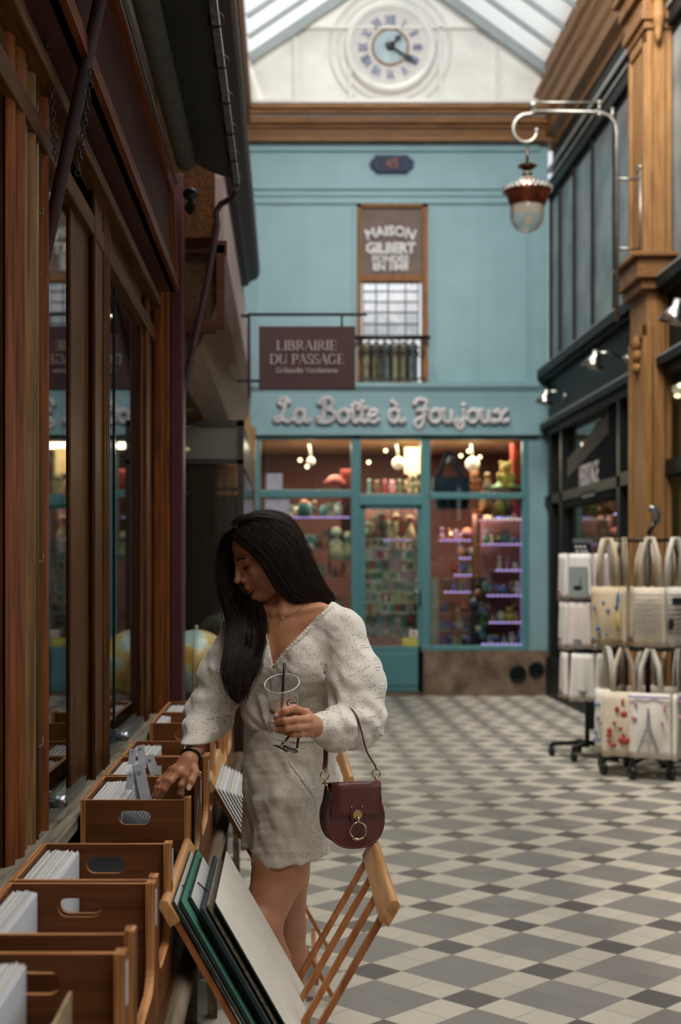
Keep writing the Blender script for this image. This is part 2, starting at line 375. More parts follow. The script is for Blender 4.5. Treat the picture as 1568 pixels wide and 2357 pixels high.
for i, s_ in enumerate(NUM):
    a = math.radians(30*i); r = 62*k
    def fn(x, y, z, a=a, r=r): 
        yy = y+r-.045; return (cc.x+x*math.cos(a)+yy*math.sin(a), YF-.055-z, cc.z-x*math.sin(a)+yy*math.cos(a))
    text_mesh(s_, .135, fn, .01, .006, xs=.7).build('numeral', mat('numeral_blue', '#7d84a0', .5), ck)
M_HAND = mat('black_hands', '#15171a', .4)
for tx, ty, w in ((925, 78, .028), (960, 146, .03)):
    t = P(tx, ty, YF-.075); c0 = Vector((cc.x, YF-.075, cc.z)); d = (t-c0); pr = Vector((d.z, 0, -d.x)).normalized()
    ol = [c0-d*.18+pr*w*.5, c0+pr*w*.6, c0+d*.55+pr*w*.55, c0+d*.68+pr*w*1.5, c0+d*.8+pr*w*.5, t, c0+d*.8-pr*w*.5, c0+d*.68-pr*w*1.5, c0+d*.55-pr*w*.55, c0-pr*w*.6, c0-d*.18-pr*w*.5]
    b = MB().prism([(p.x, p.z) for p in ol], [], lambda a, c, t: (a, YF-.08+t, c), 0, .012)
    if tx == 925: b.lathe([(.05, 0), (.05, .02), (0, .02)], c0, 16, axis=AX)
    b.build('clock_hand', M_HAND, ck)
# ---- number plate 45
pl = thing('house_number_plate', P(902, 380, YF), 'dark blue enamel plate with the number 45 on the teal wall', 'number plate')
ol = [(862, 361), (938, 361), (940, 366), (950, 372), (953, 380), (950, 388), (940, 394), (938, 400), (866, 400), (864, 394), (854, 388), (851, 380), (854, 372), (864, 366)]
MB().prism([(fx(x), fz(y)) for x, y in ol], [], lambda a, c, t: (a, YF-.07+t, c), 0, .05).build('plate', mat('navy_enamel', '#263149', .7), pl)
b = MB(); 
for x0, y0, x1, y1 in ((866, 364, 936, 366), (866, 396, 936, 398), (866, 364, 868, 398), (934, 364, 936, 398)): fbox(b, x0, y0, x1, y1, -.075, -.06)
b.build('border', mat('blue_line', '#3b4962', .7), pl)
text_mesh('45', .16, lambda x, y, z: (fx(902)+x, YF-.075-z, fz(391)+y), .01, .004).build('digits', mat('orange_enamel', '#7f4a30', .6), pl)

# ---- upper window with sign and stained glass
M_WIN = wood('brown_window_wood', '#9a6a3c', '#6e4626', 'Z')
b = MB(); 
for x0, y0, x1, y1 in ((822, 468, 832, 880), (972, 468, 985, 880), (822, 468, 985, 478), (830, 633, 974, 648)): fbox(b, x0, y0, x1, y1, -.03, .1)
wf = struct(b.build('window_6', M_WIN))
b = MB(); fbox(b, 832, 478, 972, 634, .02, .05); wb = b.build('sign_board', mat('brown_sign_board', '#6b5446', .6)); tag(wb, 'brown panel lettered MAISON GILBERT in the upper window', 'sign')
b = MB(); cxs = fx(899)
def arcf(x, y, z): 
    a = x/.75; return (cxs+math.sin(a)*(.75+y), YF-.0-z, fz(548)-.75+math.cos(a)*(.75+y)+.03)
text_mesh('MAISON', .16, arcf, .01, .006, mb=b, xs=.92)
text_mesh('GILBERT', .165, lambda x, y, z: (cxs+x*.92, YF-z, fz(582)+y), .01, .008, mb=b)
text_mesh('FONDÉE', .11, lambda x, y, z: (cxs+x*1.02, YF-z, fz(603)+y), .01, .004, mb=b)
text_mesh('EN 1848', .12, lambda x, y, z: (cxs+x*.95, YF-z, fz(622)+y), .01, .006, mb=b)
b.build('lettering', mat('white_lettering', '#d2cdc6', .5), wb)
# leaded glass
M_LEAD = mat('lead_strip', '#3a3c3e', .5)
b = MB(); fbox(b, 836, 648, 965, 775, .03, .04)
def leaded():
    m = bpy.data.materials.new('pale_leaded_glass'); m.use_nodes = True; n, l = nodes_of(m); p = n['Principled BSDF']
    g = n.new('ShaderNodeTexVoronoi'); g.inputs['Scale'].default_value = 7; tc = n.new('ShaderNodeTexCoord'); l.new(tc.outputs['Object'], g.inputs['Vector'])
    cr = n.new('ShaderNodeValToRGB'); e = cr.color_ramp.elements; e[0].color = hexc('#9aa0a2'); e[1].color = hexc('#cfc6c4'); e2 = e.new(.5); e2.color = hexc('#a9b2bd')
    l.new(g.outputs['Color'], cr.inputs[0]); l.new(cr.outputs[0], p.inputs['Base Color']); p.inputs['Roughness'].default_value = .2; return m
lg = struct(b.build('window_7', leaded()))
b = MB()
for px in (836, 866, 894, 934, 964): fbox(b, px-1.4, 648, px+1.4, 775, .015, .035)
for py in (650, 670, 694, 718, 745, 772): fbox(b, 836, py-1.3, 965, py+1.3, .015, .035)
b.build('lead_came', M_LEAD, lg)
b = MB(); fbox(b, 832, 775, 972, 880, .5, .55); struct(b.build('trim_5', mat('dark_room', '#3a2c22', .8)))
for i in range(6):
    px = 845+i*21; b = MB(); c = P(px, 845, YF+.2); h = .33
    b.lathe([(0, -h/2), (.045, -h/2), (.05, 0), (.035, h/2-.02), (.02, h/2), (0, h/2)], c, 12)
    b.lathe([(0, h/2), (.03, h/2), (.035, h/2+.12), (0, h/2+.14)], c, 12)
    o = b.build('tall_vase', mat('cream_vase_%d' % (i % 3), ('#b9ad86', '#a79a74', '#8fa0a0')[i % 3], .5)); tag(o, 'pale tall vase standing behind the balcony bars of the upper window', 'vase', 'vases behind the upper window balcony')
bl = thing('window_balcony', P(899, 778, YF), 'dark iron balcony rail under the upper brown window', 'railing')
b = MB(); b.tube([P(812, 777, YF-.14), P(990, 777, YF-.14)], .028, 8); b.build('top_rail', M_IRON, bl)
b = MB()
for y in (800, 872): b.bar(P(826, y, YF-.1), P(980, y, YF-.1), .02, .02)
b.build('lower_rail', M_IRON, bl)
for i in range(9):
    px = 834+i*17; b = MB().tube([P(px, 778, YF-.1), P(px, 876, YF-.1)], .011, 6); b.torus(P(px, 815, YF-.1), .035, .008, (0, 1, 0), 12, 5); b.build('baluster', M_IRON, bl)

# ---- La Boîte à Joujoux: rounded tube lettering made of strokes
S = {
'L': ([[(.75,.85),(.55,1.0),(.3,.95),(.25,.8),(.4,.72),(.62,.85),(.6,.98)],[(.55,1.0),(.5,.6),(.3,.12),(.08,.05),(.02,.18),(.2,.24),(.45,.1),(.7,.02),(.85,.12)]], .95),
'a': ([[(.55,.42),(.35,.55),(.1,.42),(.08,.15),(.28,.0),(.5,.14),(.56,.42)],[(.57,.5),(.56,.15),(.68,.0),(.82,.08)]], .86),
'B': ([[(.3,.95),(.28,.5),(.2,.1),(.02,.02),(-.02,.18)],[(.05,.8),(.2,1.0),(.55,1.02),(.72,.82),(.6,.6),(.35,.54)],[(.35,.54),(.7,.5),(.82,.28),(.6,.04),(.25,.02)]], .95),
'o': ([[(.35,.52),(.1,.4),(.08,.14),(.3,.0),(.54,.12),(.56,.38),(.35,.52),(.7,.46)]], .7),
'i': ([[(.08,.46),(.1,.12),(.24,.0),(.4,.1)]], .38),
'^': ([[(-.3,.66),(-.12,.82),(.06,.68)]], 0),
't': ([[(.2,.85),(.18,.15),(.3,.0),(.46,.08)],[(.0,.55),(.42,.6)]], .46),
'e': ([[(.06,.24),(.4,.32),(.46,.46),(.28,.54),(.08,.38),(.08,.14),(.28,.0),(.52,.1)]], .62),
'`': ([[(-.62,.86),(-.42,.7)]], 0),
'J': ([[(.08,.78),(.25,.95),(.68,.88),(.55,.5),(.5,.0),(.3,-.22),(.08,-.1),(.2,.1),(.6,.28)],[(.25,.5),(.72,.52)]], .8),
'u': ([[(.06,.5),(.06,.16),(.22,.0),(.42,.14),(.46,.5),(.46,.14),(.6,.0),(.72,.08)]], .74),
'j': ([[(.3,.5),(.3,-.12),(.12,-.26),(-.04,-.14),(.2,.06),(.44,.16)],[(.31,.72),(.32,.73)]], .46),
'x': ([[(.02,.42),(.16,.52),(.3,.28),(.42,.02),(.62,.08)],[(.6,.5),(.4,.34),(.22,.08),(.02,.04)]], .66),
' ': ([], .42)}
sg = thing('shop_name_lettering', P(900, 960, YF-.1), 'white rounded script letters La Boîte à Joujoux on the teal fascia', 'lettering')
M_LET = mat('white_letter_enamel', '#c9c2c0', .4)
x = 0; words = []; seq = ['L','a',' ','B','o','i','^','t','e',' ','a','`',' ','J','o','u','j','o','u','x']
tot = sum(S[c][1] for c in seq); sx = (fx(1166)-fx(632))/tot; sz = fz(920)-fz(975)
for ch in seq:
    st, w = S[ch]; 
    if st:
        b = MB()
        for stk in st:
            pts = catmull(stk, 5) if len(stk) > 2 else stk
            b.tube([(fx(632)+(x+p[0])*sx, YF-.1, fz(975)+p[1]*sz) for p in pts], .027, 8)
            for e_ in (stk[0], stk[-1]): b.ball((fx(632)+(x+e_[0])*sx, YF-.1, fz(975)+e_[1]*sz), .034, 8, 6)
        b.build('letter', M_LET, sg)
    x += w
# ================================================================== ROOF (glazed)
XE0, XE1, XA = fx(576), fx(1290), fx(909)
ZE0, ZE1, ZA = fz(138), fz(192), fz(-85)
Y0R = -5.5
M_ROOFG = glass('roof_wired_glass', '#f4f8fa', 0.04, 0.2, film=0.72, filmcol='#c3c9cc')
M_RAFT = mat('roof_iron', '#8d9494', .5, noise=.05)
b = MB(); b.add([(XE0, Y0R, ZE0), (XE0, YF, ZE0), (XA, YF, ZA), (XA, Y0R, ZA)], [(0, 1, 2, 3)])
struct(b.build('ceiling', M_ROOFG))
b = MB(); b.add([(XE1, Y0R, ZE1), (XE1, YF, ZE1), (XA, YF, ZA), (XA, Y0R, ZA)], [(0, 1, 2, 3)])
struct(b.build('ceiling_east', M_ROOFG))
b = MB(); y = YF-.2; i = 0
while y > Y0R:
    w = .07 if i % 6 == 0 else .022; d = .12 if i % 6 == 0 else .06
    b.bar((XE0, y, ZE0-d/2), (XA, y, ZA-d/2), w, d); b.bar((XE1, y, ZE1-d/2), (XA, y, ZA-d/2), w, d); y -= .55; i += 1
b.bar((XA, Y0R, ZA-.06), (XA, YF, ZA-.06), .1, .14)
struct(b.build('trim_6', M_RAFT))

struct(MB().box((-3.2, -6.1, 0), (4.6, -6, 8)).build('light_block_behind', mat('light_block_grey', '#6d675e', .8)))  # unseen wall added across the open passage to keep sky light out
# ================================================================== RIGHT WALL
XR = 3.0
def zr(ratio, X=XR): return CH+ratio*X
# cornice along the arcade
b = MB()
prof = [(2.86, 6.95), (2.86, 6.9), (2.9, 6.86), (2.9, 6.78), (2.94, 6.72), (2.94, 6.6), (2.97, 6.55), (2.97, 6.42), (3.06, 6.38), (3.06, 6.3), (3.4, 6.3), (3.4, 7.4), (2.95, 7.4), (2.95, 6.95)]
b.prism(prof, [], lambda a, c, t: (a, t, c), -4, YF)
struct(b.build('trim_7', M_GOLDY))
b = MB()
for k in range(60): b.bar((3.0, YF-.3*k, 6.98), (3.0, YF-.3*k-.18, 6.98), .1, .12)
struct(b.build('trim_8', mat('green_grey_vent', '#5c625a', .6)))
# dark wall bands
b = MB()
b.box((3.08, -4, 5.82), (3.3, YF, 6.32)); b.box((3.0, -4, 5.74), (3.3, YF, 5.86)); b.box((3.02, -4, 3.11), (3.3, YF, 3.7))
b.box((2.9, -4, 3.66), (3.3, YF, 3.76)); b.box((2.95, -4, 3.62), (3.3, YF, 3.66)); b.box((2.92, -4, 3.06), (3.3, YF, 3.13)); b.box((2.98, -4, 2.98), (3.2, YF, 3.06))
b.box((2.99, -4, 0), (3.3, YF, .45)); b.box((3.3, -4, 0), (3.36, YF, .9))
struct(b.build('wall_right', M_BLACK))
b = MB(); b.box((3.02, -4, 6.04), (3.08, YF, 6.09)); b.box((2.98, -4, 5.86), (3.02, YF, 5.885)); b.box((2.895, -4, 3.745), (2.93, YF, 3.765)); b.box((2.915, -4, 3.12), (2.94, YF, 3.14))
struct(b.build('trim_9', mat('plain_grey_edge', '#8a8c88', .35)))  # grey strips along the edges of the dark bands and ledges
# upper windows
b = MB(); 
ys = [YF-.05, 15.0, 14.25, 13.4, 12.5, 11.7, 10.9, 9.9, 9.0, 8.0, 7.0, 6.0, 5.0, 4.0]
for i, y in enumerate(ys): b.box((3.03, y-.03, 3.7), (3.07, y+.03, 5.8))
b.box((3.04, -4, 3.76), (3.12, YF, 3.85)); b.box((3.05, -4, 5.68), (3.14, YF, 5.76))
uw = struct(b.build('window_8', mat('dark_window_iron', '#201e1c', .6, spec=.2)))
M_UPG = mat('grey_curtained_pane', '#959b98', .3, noise=.18, nscale=2.5, col2='#59676a', coat=.15, spec=.3)
b = MB(); b.box((3.055, -4, 3.76), (3.065, YF, 5.8)); b.build('upper_pane', M_UPG, uw)
# shop fronts below
b = MB()
for y in (15.3, 14.7, 12.15, 11.3, 9.55, 8.1, 6.6, 5.0): b.box((2.99, y-.06, .4), (3.12, y+.06, 3.0))
b.box((2.99, -4, 2.2), (3.12, 12.1, 2.32)); b.box((2.99, 12.1, 2.2), (3.12, YF, 2.3))
wd9 = struct(b.build('window_9', M_BLACK))
b = MB(); b.box((3.07, 12.1, .45), (3.075, YF, 3.0)); b.box((3.07, 9.6, .45), (3.075, 12.1, 3.0)); b.build('shop_pane', M_GLASS, wd9)
# cream blind behind the nearer window
b = MB(); b.box((3.2, 7, 1.95), (3.22, 10.6, 3.4)); struct(b.build('window_10', mat('cream_blind', '#c4b8a2', .8, noise=.04)))
b = MB(); b.box((3.2, 7, .5), (3.21, 10.6, 1.95)); struct(b.build('window_11', mat('grey_frosted_pane', '#7d8079', .3)))
# interior of the right hand shop
b = MB(); b.box((5.2, 9, 0), (5.3, YF, 3.6)); b.box((3.3, YF, 0), (5.3, YF+.1, 3.6)); b.box((3.3, 8.9, 0), (5.3, 9, 3.6))
struct(b.build('wall_right_shop', mat('tan_shop_wall', '#a8946f', .8, noise=.15, nscale=3)))
struct(MB().box((3.1, 9, 3.35), (5.3, YF, 3.4)).build('ceiling_right_shop', mat('cream_shop_ceiling', '#bfae8c', .8)))
def spot_bulb(loc, label, group, s=14, r=.035, col='#ffe0b0'):
    b = MB().ball(loc, (r, r, r*.6), 12, 8); o = b.build('ceiling_spot', glow('warm_bulb_%d' % s, col, s)); tag(o, label, 'spotlight', group); return o
def area(name, loc, sx, sy, e, col, rot=(0, 0, 0)):
    d = bpy.data.lights.new(name, 'AREA'); d.shape = 'RECTANGLE'; d.size = sx; d.size_y = sy; d.energy = e; d.color = col
    o = bpy.data.objects.new(name, d); COL.objects.link(o); o.location = loc; o.rotation_euler = rot; return o
for i, y in enumerate((12.9, 13.5, 14.3)): spot_bulb((3.75+.2*i, y, 3.3), 'small lit ceiling spot inside the dark-framed shop on the right', 'spots in the right-hand shop')
area('right_shop_ceiling_light', (4.2, 12.6, 3.3), .8, 3, 26, (1, .84, .62))
M_CARD = mat('tan_poster', '#a99a76', .6, noise=.2, nscale=6)
tag(MB().box((3.2, 12.3, 1.2), (3.22, 13.5, 2.15)).build('map_poster', M_CARD), 'tan poster behind the glass of the dark-framed shop, right of the white shelf', 'poster')
tag(MB().box((3.22, 13.6, 1.95), (3.5, 14.65, 1.99)).build('display_shelf', MATS['white_paint']), 'white shelf inside the dark-framed shop window', 'shelf')
hs = thing('hanging_shop_sign', (2.98, 13.5, 2.3), 'dark hanging sign lettered HERITAGE across the dark-framed shop window', 'sign')
b = MB(); ol = [(14.6, 2.12), (12.35, 2.12), (12.35, 3.0), (13.0, 2.87), (13.8, 2.68), (14.6, 2.55)]
b.prism(ol, [], lambda a, c, t: (t, a, c), 3.0, 3.05); b.build('board', mat('blue_black_board', '#161b20', .9, spec=.05), hs)
def rs(yc, zc, xx=2.994): return lambda x, y, z: (xx-z, yc-x, zc+y)
text_mesh('HERITAGE', .3, rs(13.35, 2.30), .006, .004, xs=.62).build('lettering', mat('grey_lettering', '#b5aca8', .6), hs)
b = MB()
for k in range(8): b.box((2.990, 13.62-.07*k, 2.175), (2.998, 13.58-.07*k, 2.235))
b.build('small_lettering', mat('slate_lettering', '#7d8790', .6), hs)
b = MB()
for k in range(16):
    y = 14.3-k*.115; z = 2.62+(14.3-y)*.16; b.box((2.992, y-.03, z-.2+.02), (2.998, y+.02, z+.02))
b.build('tall_worn_letters', mat('worn_brown_letters', '#4b453f', .7), hs)

# ---- ochre pillar with capital
b = MB()
b.box((2.85, 10.64, 0), (3.05, 11.18, 7.2)); 
struct(b.build('column_right', M_GOLD, bevel=.012))
b = MB()
# raised fillets on the inner face and front face
for a0, a1 in ((10.66, 10.72), (11.1, 11.16)): b.box((2.83, a0, 3.9), (2.86, a1, 5.7)); b.box((2.83, a0, .2), (2.86, a1, 3.4))
b.box((2.83, 10.66, 5.62), (2.86, 11.16, 5.7)); b.box((2.83, 10.66, 3.3), (2.86, 11.16, 3.4))
for a0, a1 in ((2.86, 2.885), (2.96, 2.985)): b.box((a0, 10.62, 3.9), (a1, 10.66, 5.7)); b.box((a0, 10.62, .2), (a1, 10.66, 3.4))
struct(b.build('trim_10', M_GOLD, bevel=.006))
b = MB()
for z0, z1, e in ((5.72, 5.78, .03), (5.78, 5.86, .06), (5.86, 5.98, .04), (5.98, 6.1, .09), (6.1, 6.16, .14), (3.66, 3.74, .06), (3.74, 3.9, .1), (3.9, 3.94, .14)):
    b.box((2.85-e, 10.64-e, z0), (3.1, 11.18+e*.3, z1))
struct(b.build('trim_11', M_GOLDY, bevel=.01))
# carved bracket drops
b = MB()
for zc, r in ((3.28, .1), (3.18, .085), (3.08, .07)): b.ball((2.84, 10.92, zc), (.035, r, r*.7), 14, 8)
b.tube([(2.92, 10.6, 6.0), (2.92, 10.56, 5.8), (2.92, 10.6, 5.6)], [.035, .05, .02], 8); b.ball((2.92, 10.58, 5.95), (.06, .05, .05)); b.ball((2.92, 10.58, 5.7), (.03, .04, .1))
struct(b.build('trim_12', M_GOLD))

# ---- gooseneck spotlights on the fascia
M_CHR = mat('brushed_nickel', '#c8c4bd', .25, 1.0, noise=.05)
for i, (px, py, X) in enumerate(((1368, 832, 2.72), (1256, 917, 2.8), (1555, 722, 2.66))):
    Y = X*FPX/(px-CX); z = CH-(py-CY)*Y/FPX
    lab = ('nickel wall spotlight on the black fascia left of the ochre pillar', 'nickel wall spotlight in the far corner beside the teal fascia', 'nickel wall spotlight on the black fascia right of the ochre pillar')[i]
    t = thing('wall_spotlight', (X, Y, z), lab, 'lamp', 'spotlights on the black fascia')
    MB().lathe([(0, .1), (.035, .1), (.04, .05), (.06, .02), (.105, -.06), (.1, -.065), (.055, .0), (0, .03)], (X, Y, z), 20, axis=(.25, -.1, 1)).build('shade', M_CHR, t)
    MB().tube([(X+.02, Y, z+.07), (X+.12, Y, z+.08), (XR+.01, Y, z+.02)], .014, 8).build('arm', M_CHR, t)
    MB().lathe([(0, 0), (.045, 0), (.045, .02), (0, .03)], (XR+.02, Y, z+.02), 16, axis=(-1, 0, 0)).build('wall_plate', M_CHR, t)

# ================================================================== street lamp on the right
YL = 10.84; M_PEWT = mat('pewter_iron', '#8f8a80', .35, .7, noise=.15); M_COP = mat('aged_copper', '#8a4a34', .3, .8, noise=.25, nscale=20)
def L(px, py): return P(px, py, YL)
lp = thing('passage_lamp', L(1475, 500), 'ornate copper and glass lantern hanging from a scrolled iron bracket', 'street lamp')
b = MB(); b.tube([L(1420, 740), L(1420, 305), L(1416, 282), L(1402, 266), L(1380, 258), L(1228, 256)], .017, 8); b.build('bracket_pole', M_PEWT, lp)
b = MB(); b.tube([L(1228, 236), L(1380, 236)], .011, 6); b.tube([L(1380, 236), L(1380, 258)], .010, 6); b.tube([L(1228, 232), L(1232, 262)], .016, 8); b.ball(L(1228, 242), .035, 10, 7); b.ball(L(1380, 236), .02); b.ball(L(1380, 264), .02)
b.tube([L(1410, 248), L(1410, 275)], .014, 6); b.build('top_rail', M_PEWT, lp)
b = MB(); pts = []
for k in range(26):
    a = math.radians(78+k*11.2); r = 37-k*.55; pts.append(L(1213+r*math.cos(a)*.97, 300-r*math.sin(a)))
b.tube([L(1232, 256)]+pts, [.024]+[.021-.0003*k for k in range(26)], 8); b.ball(pts[-1], .022); b.build('scroll', M_PEWT, lp)
b = MB(); b.tube([L(1475, 385), L(1475, 612)], .014, 8)
for y in (412, 572): b.tube([L(1420, y), L(1475, y)], .013, 8)
b.ball(L(1475, 385), .022); b.tube([L(1475, 585), L(1483, 600), L(1483, 618)], .01, 6); b.box(L(1468, 380)+Vector((0, .0, 0)), L(1480, 392)+Vector((.06, .06, 0))); b.build('wall_mount', M_PEWT, lp)
b = MB(); c = L(1215, 400); kk = YL/FPX
b.tube([L(1214, 338), L(1214, 378)], .013, 8); b.lathe([(4*kk, 14*kk), (10*kk, 12*kk), (14*kk, 6*kk), (20*kk, 16*kk)], L(1214, 395), 20); b.lathe([(8*kk, 0), (13*kk, -4*kk), (9*kk, -10*kk)], L(1214, 396), 18)
for k in range(12):
    a = k*math.pi/6; b.ball(L(1214, 382)+Vector((20*kk*math.cos(a), 20*kk*math.sin(a), 0)), .011, 7, 5)
b.build('finial', mat('dark_bronze', '#5a4a38', .35, .7), lp)
b = MB(); b.lathe([(9*kk, 12*kk), (20*kk, 6*kk), (30*kk, -8*kk), (42*kk, -18*kk), (30*kk, -22*kk)], L(1215, 418), 32); b.build('dome_cap', mat('pale_bronze', '#b9a494', .25, .7), lp)
b = MB(); b.lathe([(52*kk, -2*kk), (55*kk, 2*kk), (50*kk, -6*kk), (40*kk, -34*kk), (36*kk, -36*kk), (38*kk, -30*kk)], L(1215, 440), 32); b.build('copper_shade', M_COP, lp)
b = MB()
for k in range(30):
    a = k*math.pi/15; b.torus(L(1215, 436)+Vector((56*kk*math.cos(a), 56*kk*math.sin(a), .0)), .018, .006, (math.cos(a), math.sin(a), 0), 10, 5)
b.build('pierced_gallery', mat('silver_gallery', '#b4afa6', .25, .8), lp)
b = MB(); b.lathe([(39*kk, 0), (39*kk, -22*kk), (36*kk, -40*kk), (27*kk, -54*kk), (12*kk, -62*kk), (0, -64*kk)], L(1213, 474), 32); b.build('glass_globe', glass('clear_globe', '#eef2f2', .12, .03, film=.22, filmcol='#dcdcdc'), lp)
b = MB(); b.lathe([(0, 0), (34*kk, 0), (36*kk, -6*kk)], L(1213, 474), 24); b.ball(L(1218, 505), .035, 10, 8); b.build('bulb', glow('lamp_filament', '#ffdcb0', .35), lp)

# ================================================================== LEFT WALL
XL = -.6
def yl(px, X=XL): return X*FPX/(px-CX)
def lb(mb, px0, px1, x0, x1, z0, z1, mi=0, X=XL): return mb.box((x0, yl(px0, X), z0), (x1, yl(px1, X), z1), mi)
# upper wall of the left side, and wall below the sill
b = MB(); b.box((-1.0, -4, 3.3), (-.62, 6.3, 7.5)); b.box((-.9, -4, 0), (-.6, 6.3, .79)); b.box((-1.7, -4, 0), (-1.6, 6.3, 3.3)); b.box((-1.7, -4, 3.2), (-.62, 6.3, 3.3)); b.box((-1.7, -4, 0), (-.9, -3.9, 3.3))
struct(b.build('wall_left', M_OAKD))
# near pillar with mouldings
b = MB(); b.box((-.95, 1.2, 0), (-.62, 3.28, 2.75)); b.box((-.66, yl(12), .79), (-.6, 3.28, 2.75))
struct(b.build('column_left', M_OAK))
def strip(px0, px1, out, r=None):
    y0, y1 = yl(px0), yl(px1); yc = (y0+y1)/2
    b = MB(); n = 8; ol = [(-.605, y0)]+[(-.6+out*math.sin(math.pi*k/n), y0+(y1-y0)*k/n) for k in range(n+1)]+[(-.605, y1)]
    b.prism(ol, [], lambda a, c, t: (a, c, t), .80, 2.75, smooth=True); return b
M_TAN = wood('worn_tan_wood', '#8f6a42', '#5e4228', 'Z')
for k, (p0, p1, o, m) in enumerate(((12, 27, .014, M_REDW), (28, 46, .02, M_REDW), (47, 58, .01, M_TAN), (60, 70, .018, M_TAN), (72, 80, .008, M_OAK), (82, 90, .008, M_OAK), (91, 97, .02, M_REDW))):
    struct(strip(p0, p1, o).build('trim_%d' % (13+k), m))
b = MB(); b.tube([(-.59, yl(74), .8), (-.59, yl(74), 2.75)], .006, 8)
for z in (2.74, 2.3, 1.47, 1.03): b.tube([(-.59, yl(74), z), (-.585, yl(84), z), (-.585, yl(84), z+.02)], .0025, 6)
tag(b.build('brass_rod', mat('tarnished_brass', '#6d5a3a', .5, .5)), 'thin brass rod with hooks running up the near wooden pillar', 'rod')
# sill, aluminium rail
M_SILL = wood('grey_weathered_wood', '#8e8676', '#5e564a', 'Y', .8, coat=0)
b = MB(); b.box((-.75, -4, .785), (-.535, 5.95, .815)); struct(b.build('trim_20', M_SILL))
M_ALU = mat('brushed_aluminium', '#9aa0a3', .3, .9, noise=.05)
# mullion
b = MB(); b.box((-.622, yl(163), .8), (-.6, yl(241), 2.75)); b.box((-.61, yl(205), .8), (-.585, yl(237), 2.75))
for p in (203, 226, 231, 236): b.box((-.59, yl(p), .8), (-.578, yl(p+2), 2.7))
struct(b.build('trim_21', M_OAK, bevel=.003))
# frame on the far side of the second window
b = MB(); b.box((-.622, yl(326), .8), (-.6, yl(348), 2.75)); b.box((-.622, yl(330), .8), (-.585, yl(337), 2.7)); struct(b.build('trim_22', M_OAK, bevel=.003))
# head rails
b = MB(); b.box((-.75, -4, 2.46), (-.58, 5.95, 2.52)); b.box((-.75, -4, 2.52), (-.6, 5.95, 2.6)); b.box((-.75, -4, 2.6), (-.55, 5.95, 2.64)); b.box((-.75, -4, 2.64), (-.62, 6.2, 3.2))
struct(b.build('trim_23', M_OAKY, bevel=.004))
b = MB(); b.box((-.66, 3.3, 2.425), (-.62, 5.9, 2.455)); struct(b.build('trim_24', M_ALU))
# dark recess and red end post
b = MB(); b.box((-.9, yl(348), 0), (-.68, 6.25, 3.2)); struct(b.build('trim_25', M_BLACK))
b = MB(); b.box((-.66, 6.28, 0), (-.545, 6.42, 3.25)); b.box((-.62, 6.26, 0), (-.575, 6.3, 3.2)); struct(b.build('trim_26', M_REDW, bevel=.008))
b = MB(); b.box((-.545, 6.28, 0), (-.482, 6.42, 3.3)); struct(b.build('trim_27', M_MAROON, bevel=.008))
# glass panes with clamps
for i, (p0, p1, pc) in enumerate(((103, 163, 113), (243, 326, 267))):
    b = MB(); b.box((-.615, yl(p0)+.0, .84), (-.607, yl(p1), 2.44)); w = struct(b.build('window_%d' % (12+i), M_GLASSR))
    MB().box((-.612, yl(pc)-.004, .84), (-.602, yl(pc)+.004, 2.44)).build('pane_edge', mat('dark_glass_edge', '#1c2a28', .1), w)
    MB().box((-.63, yl(max(p0, 92)), .815), (-.59, yl(p1+28 if i == 0 else p1), .845)).build('bottom_rail', M_ALU, w)
    yc = yl(pc); c = MB().lathe([(0, 0), (.017, 0), (.017, .04), (.013, .045), (0, .045)], (-.60, yc, .865), 20, axis=(1, 0, 0))
    c.box((-.61, yc-.014, .82), (-.595, yc+.014, .89)); c.build('clamp', M_ALU, w)
# inside of the display window
b = MB(); b.box((-1.5, 1.5, .74), (-.62, 6.2, .79)); struct(b.build('window_15', M_OAKD))
b = MB(); b.box((-1.2, 1.5, .8), (-1.15, 6.2, 1.25)); b.box((-1.55, 1.5, .8), (-1.5, 6.2, 3.1)); struct(b.build('wall_display', M_OAKY))
for i, (px, py, X) in enumerate(((102, 455, -.655), (141, 523, -.655), (251, 692, -.655), (268, 727, -.655))):
    Y = X*FPX/(px-CX); z = min(CH-(py-CY)*Y/FPX, 2.7)
    t = thing('display_spot', (X, Y, z), ('lit ceiling spot in the near display window, nearer of the pair', 'lit ceiling spot in the near display window, farther of the pair', 'lit ceiling spot in the second display window, nearer of the pair', 'lit ceiling spot in the second display window, farther of the pair')[i], 'spotlight', 'spots in the left display windows')
    MB().lathe([(.035, 0), (.04, .01), (.03, .05), (0, .05)], (X, Y, z), 16).build('housing', M_CHR, t)
    MB().lathe([(0, 0), (.03, .0), (.03, .006), (0, .006)], (X, Y, z), 16).build('lamp_face', glow('warm_spot_face', '#ffe6c0', 22), t)
b = MB(); b.prism([(0, 0), (.2, 0), (.2, .28), (0, .28)], [], lambda a, c, t: (-.86+a*.7+t, 4.75+a*.65, .8+c), 0, .01)
b.v = [(x-(z-.8)*.25, y, z) for x, y, z in b.v]
tag(b.build('framed_print', mat('mottled_print', '#7f8077', .6, noise=.25, nscale=14, col2='#575a52')), 'grey framed print leaning inside the second display window', 'picture')

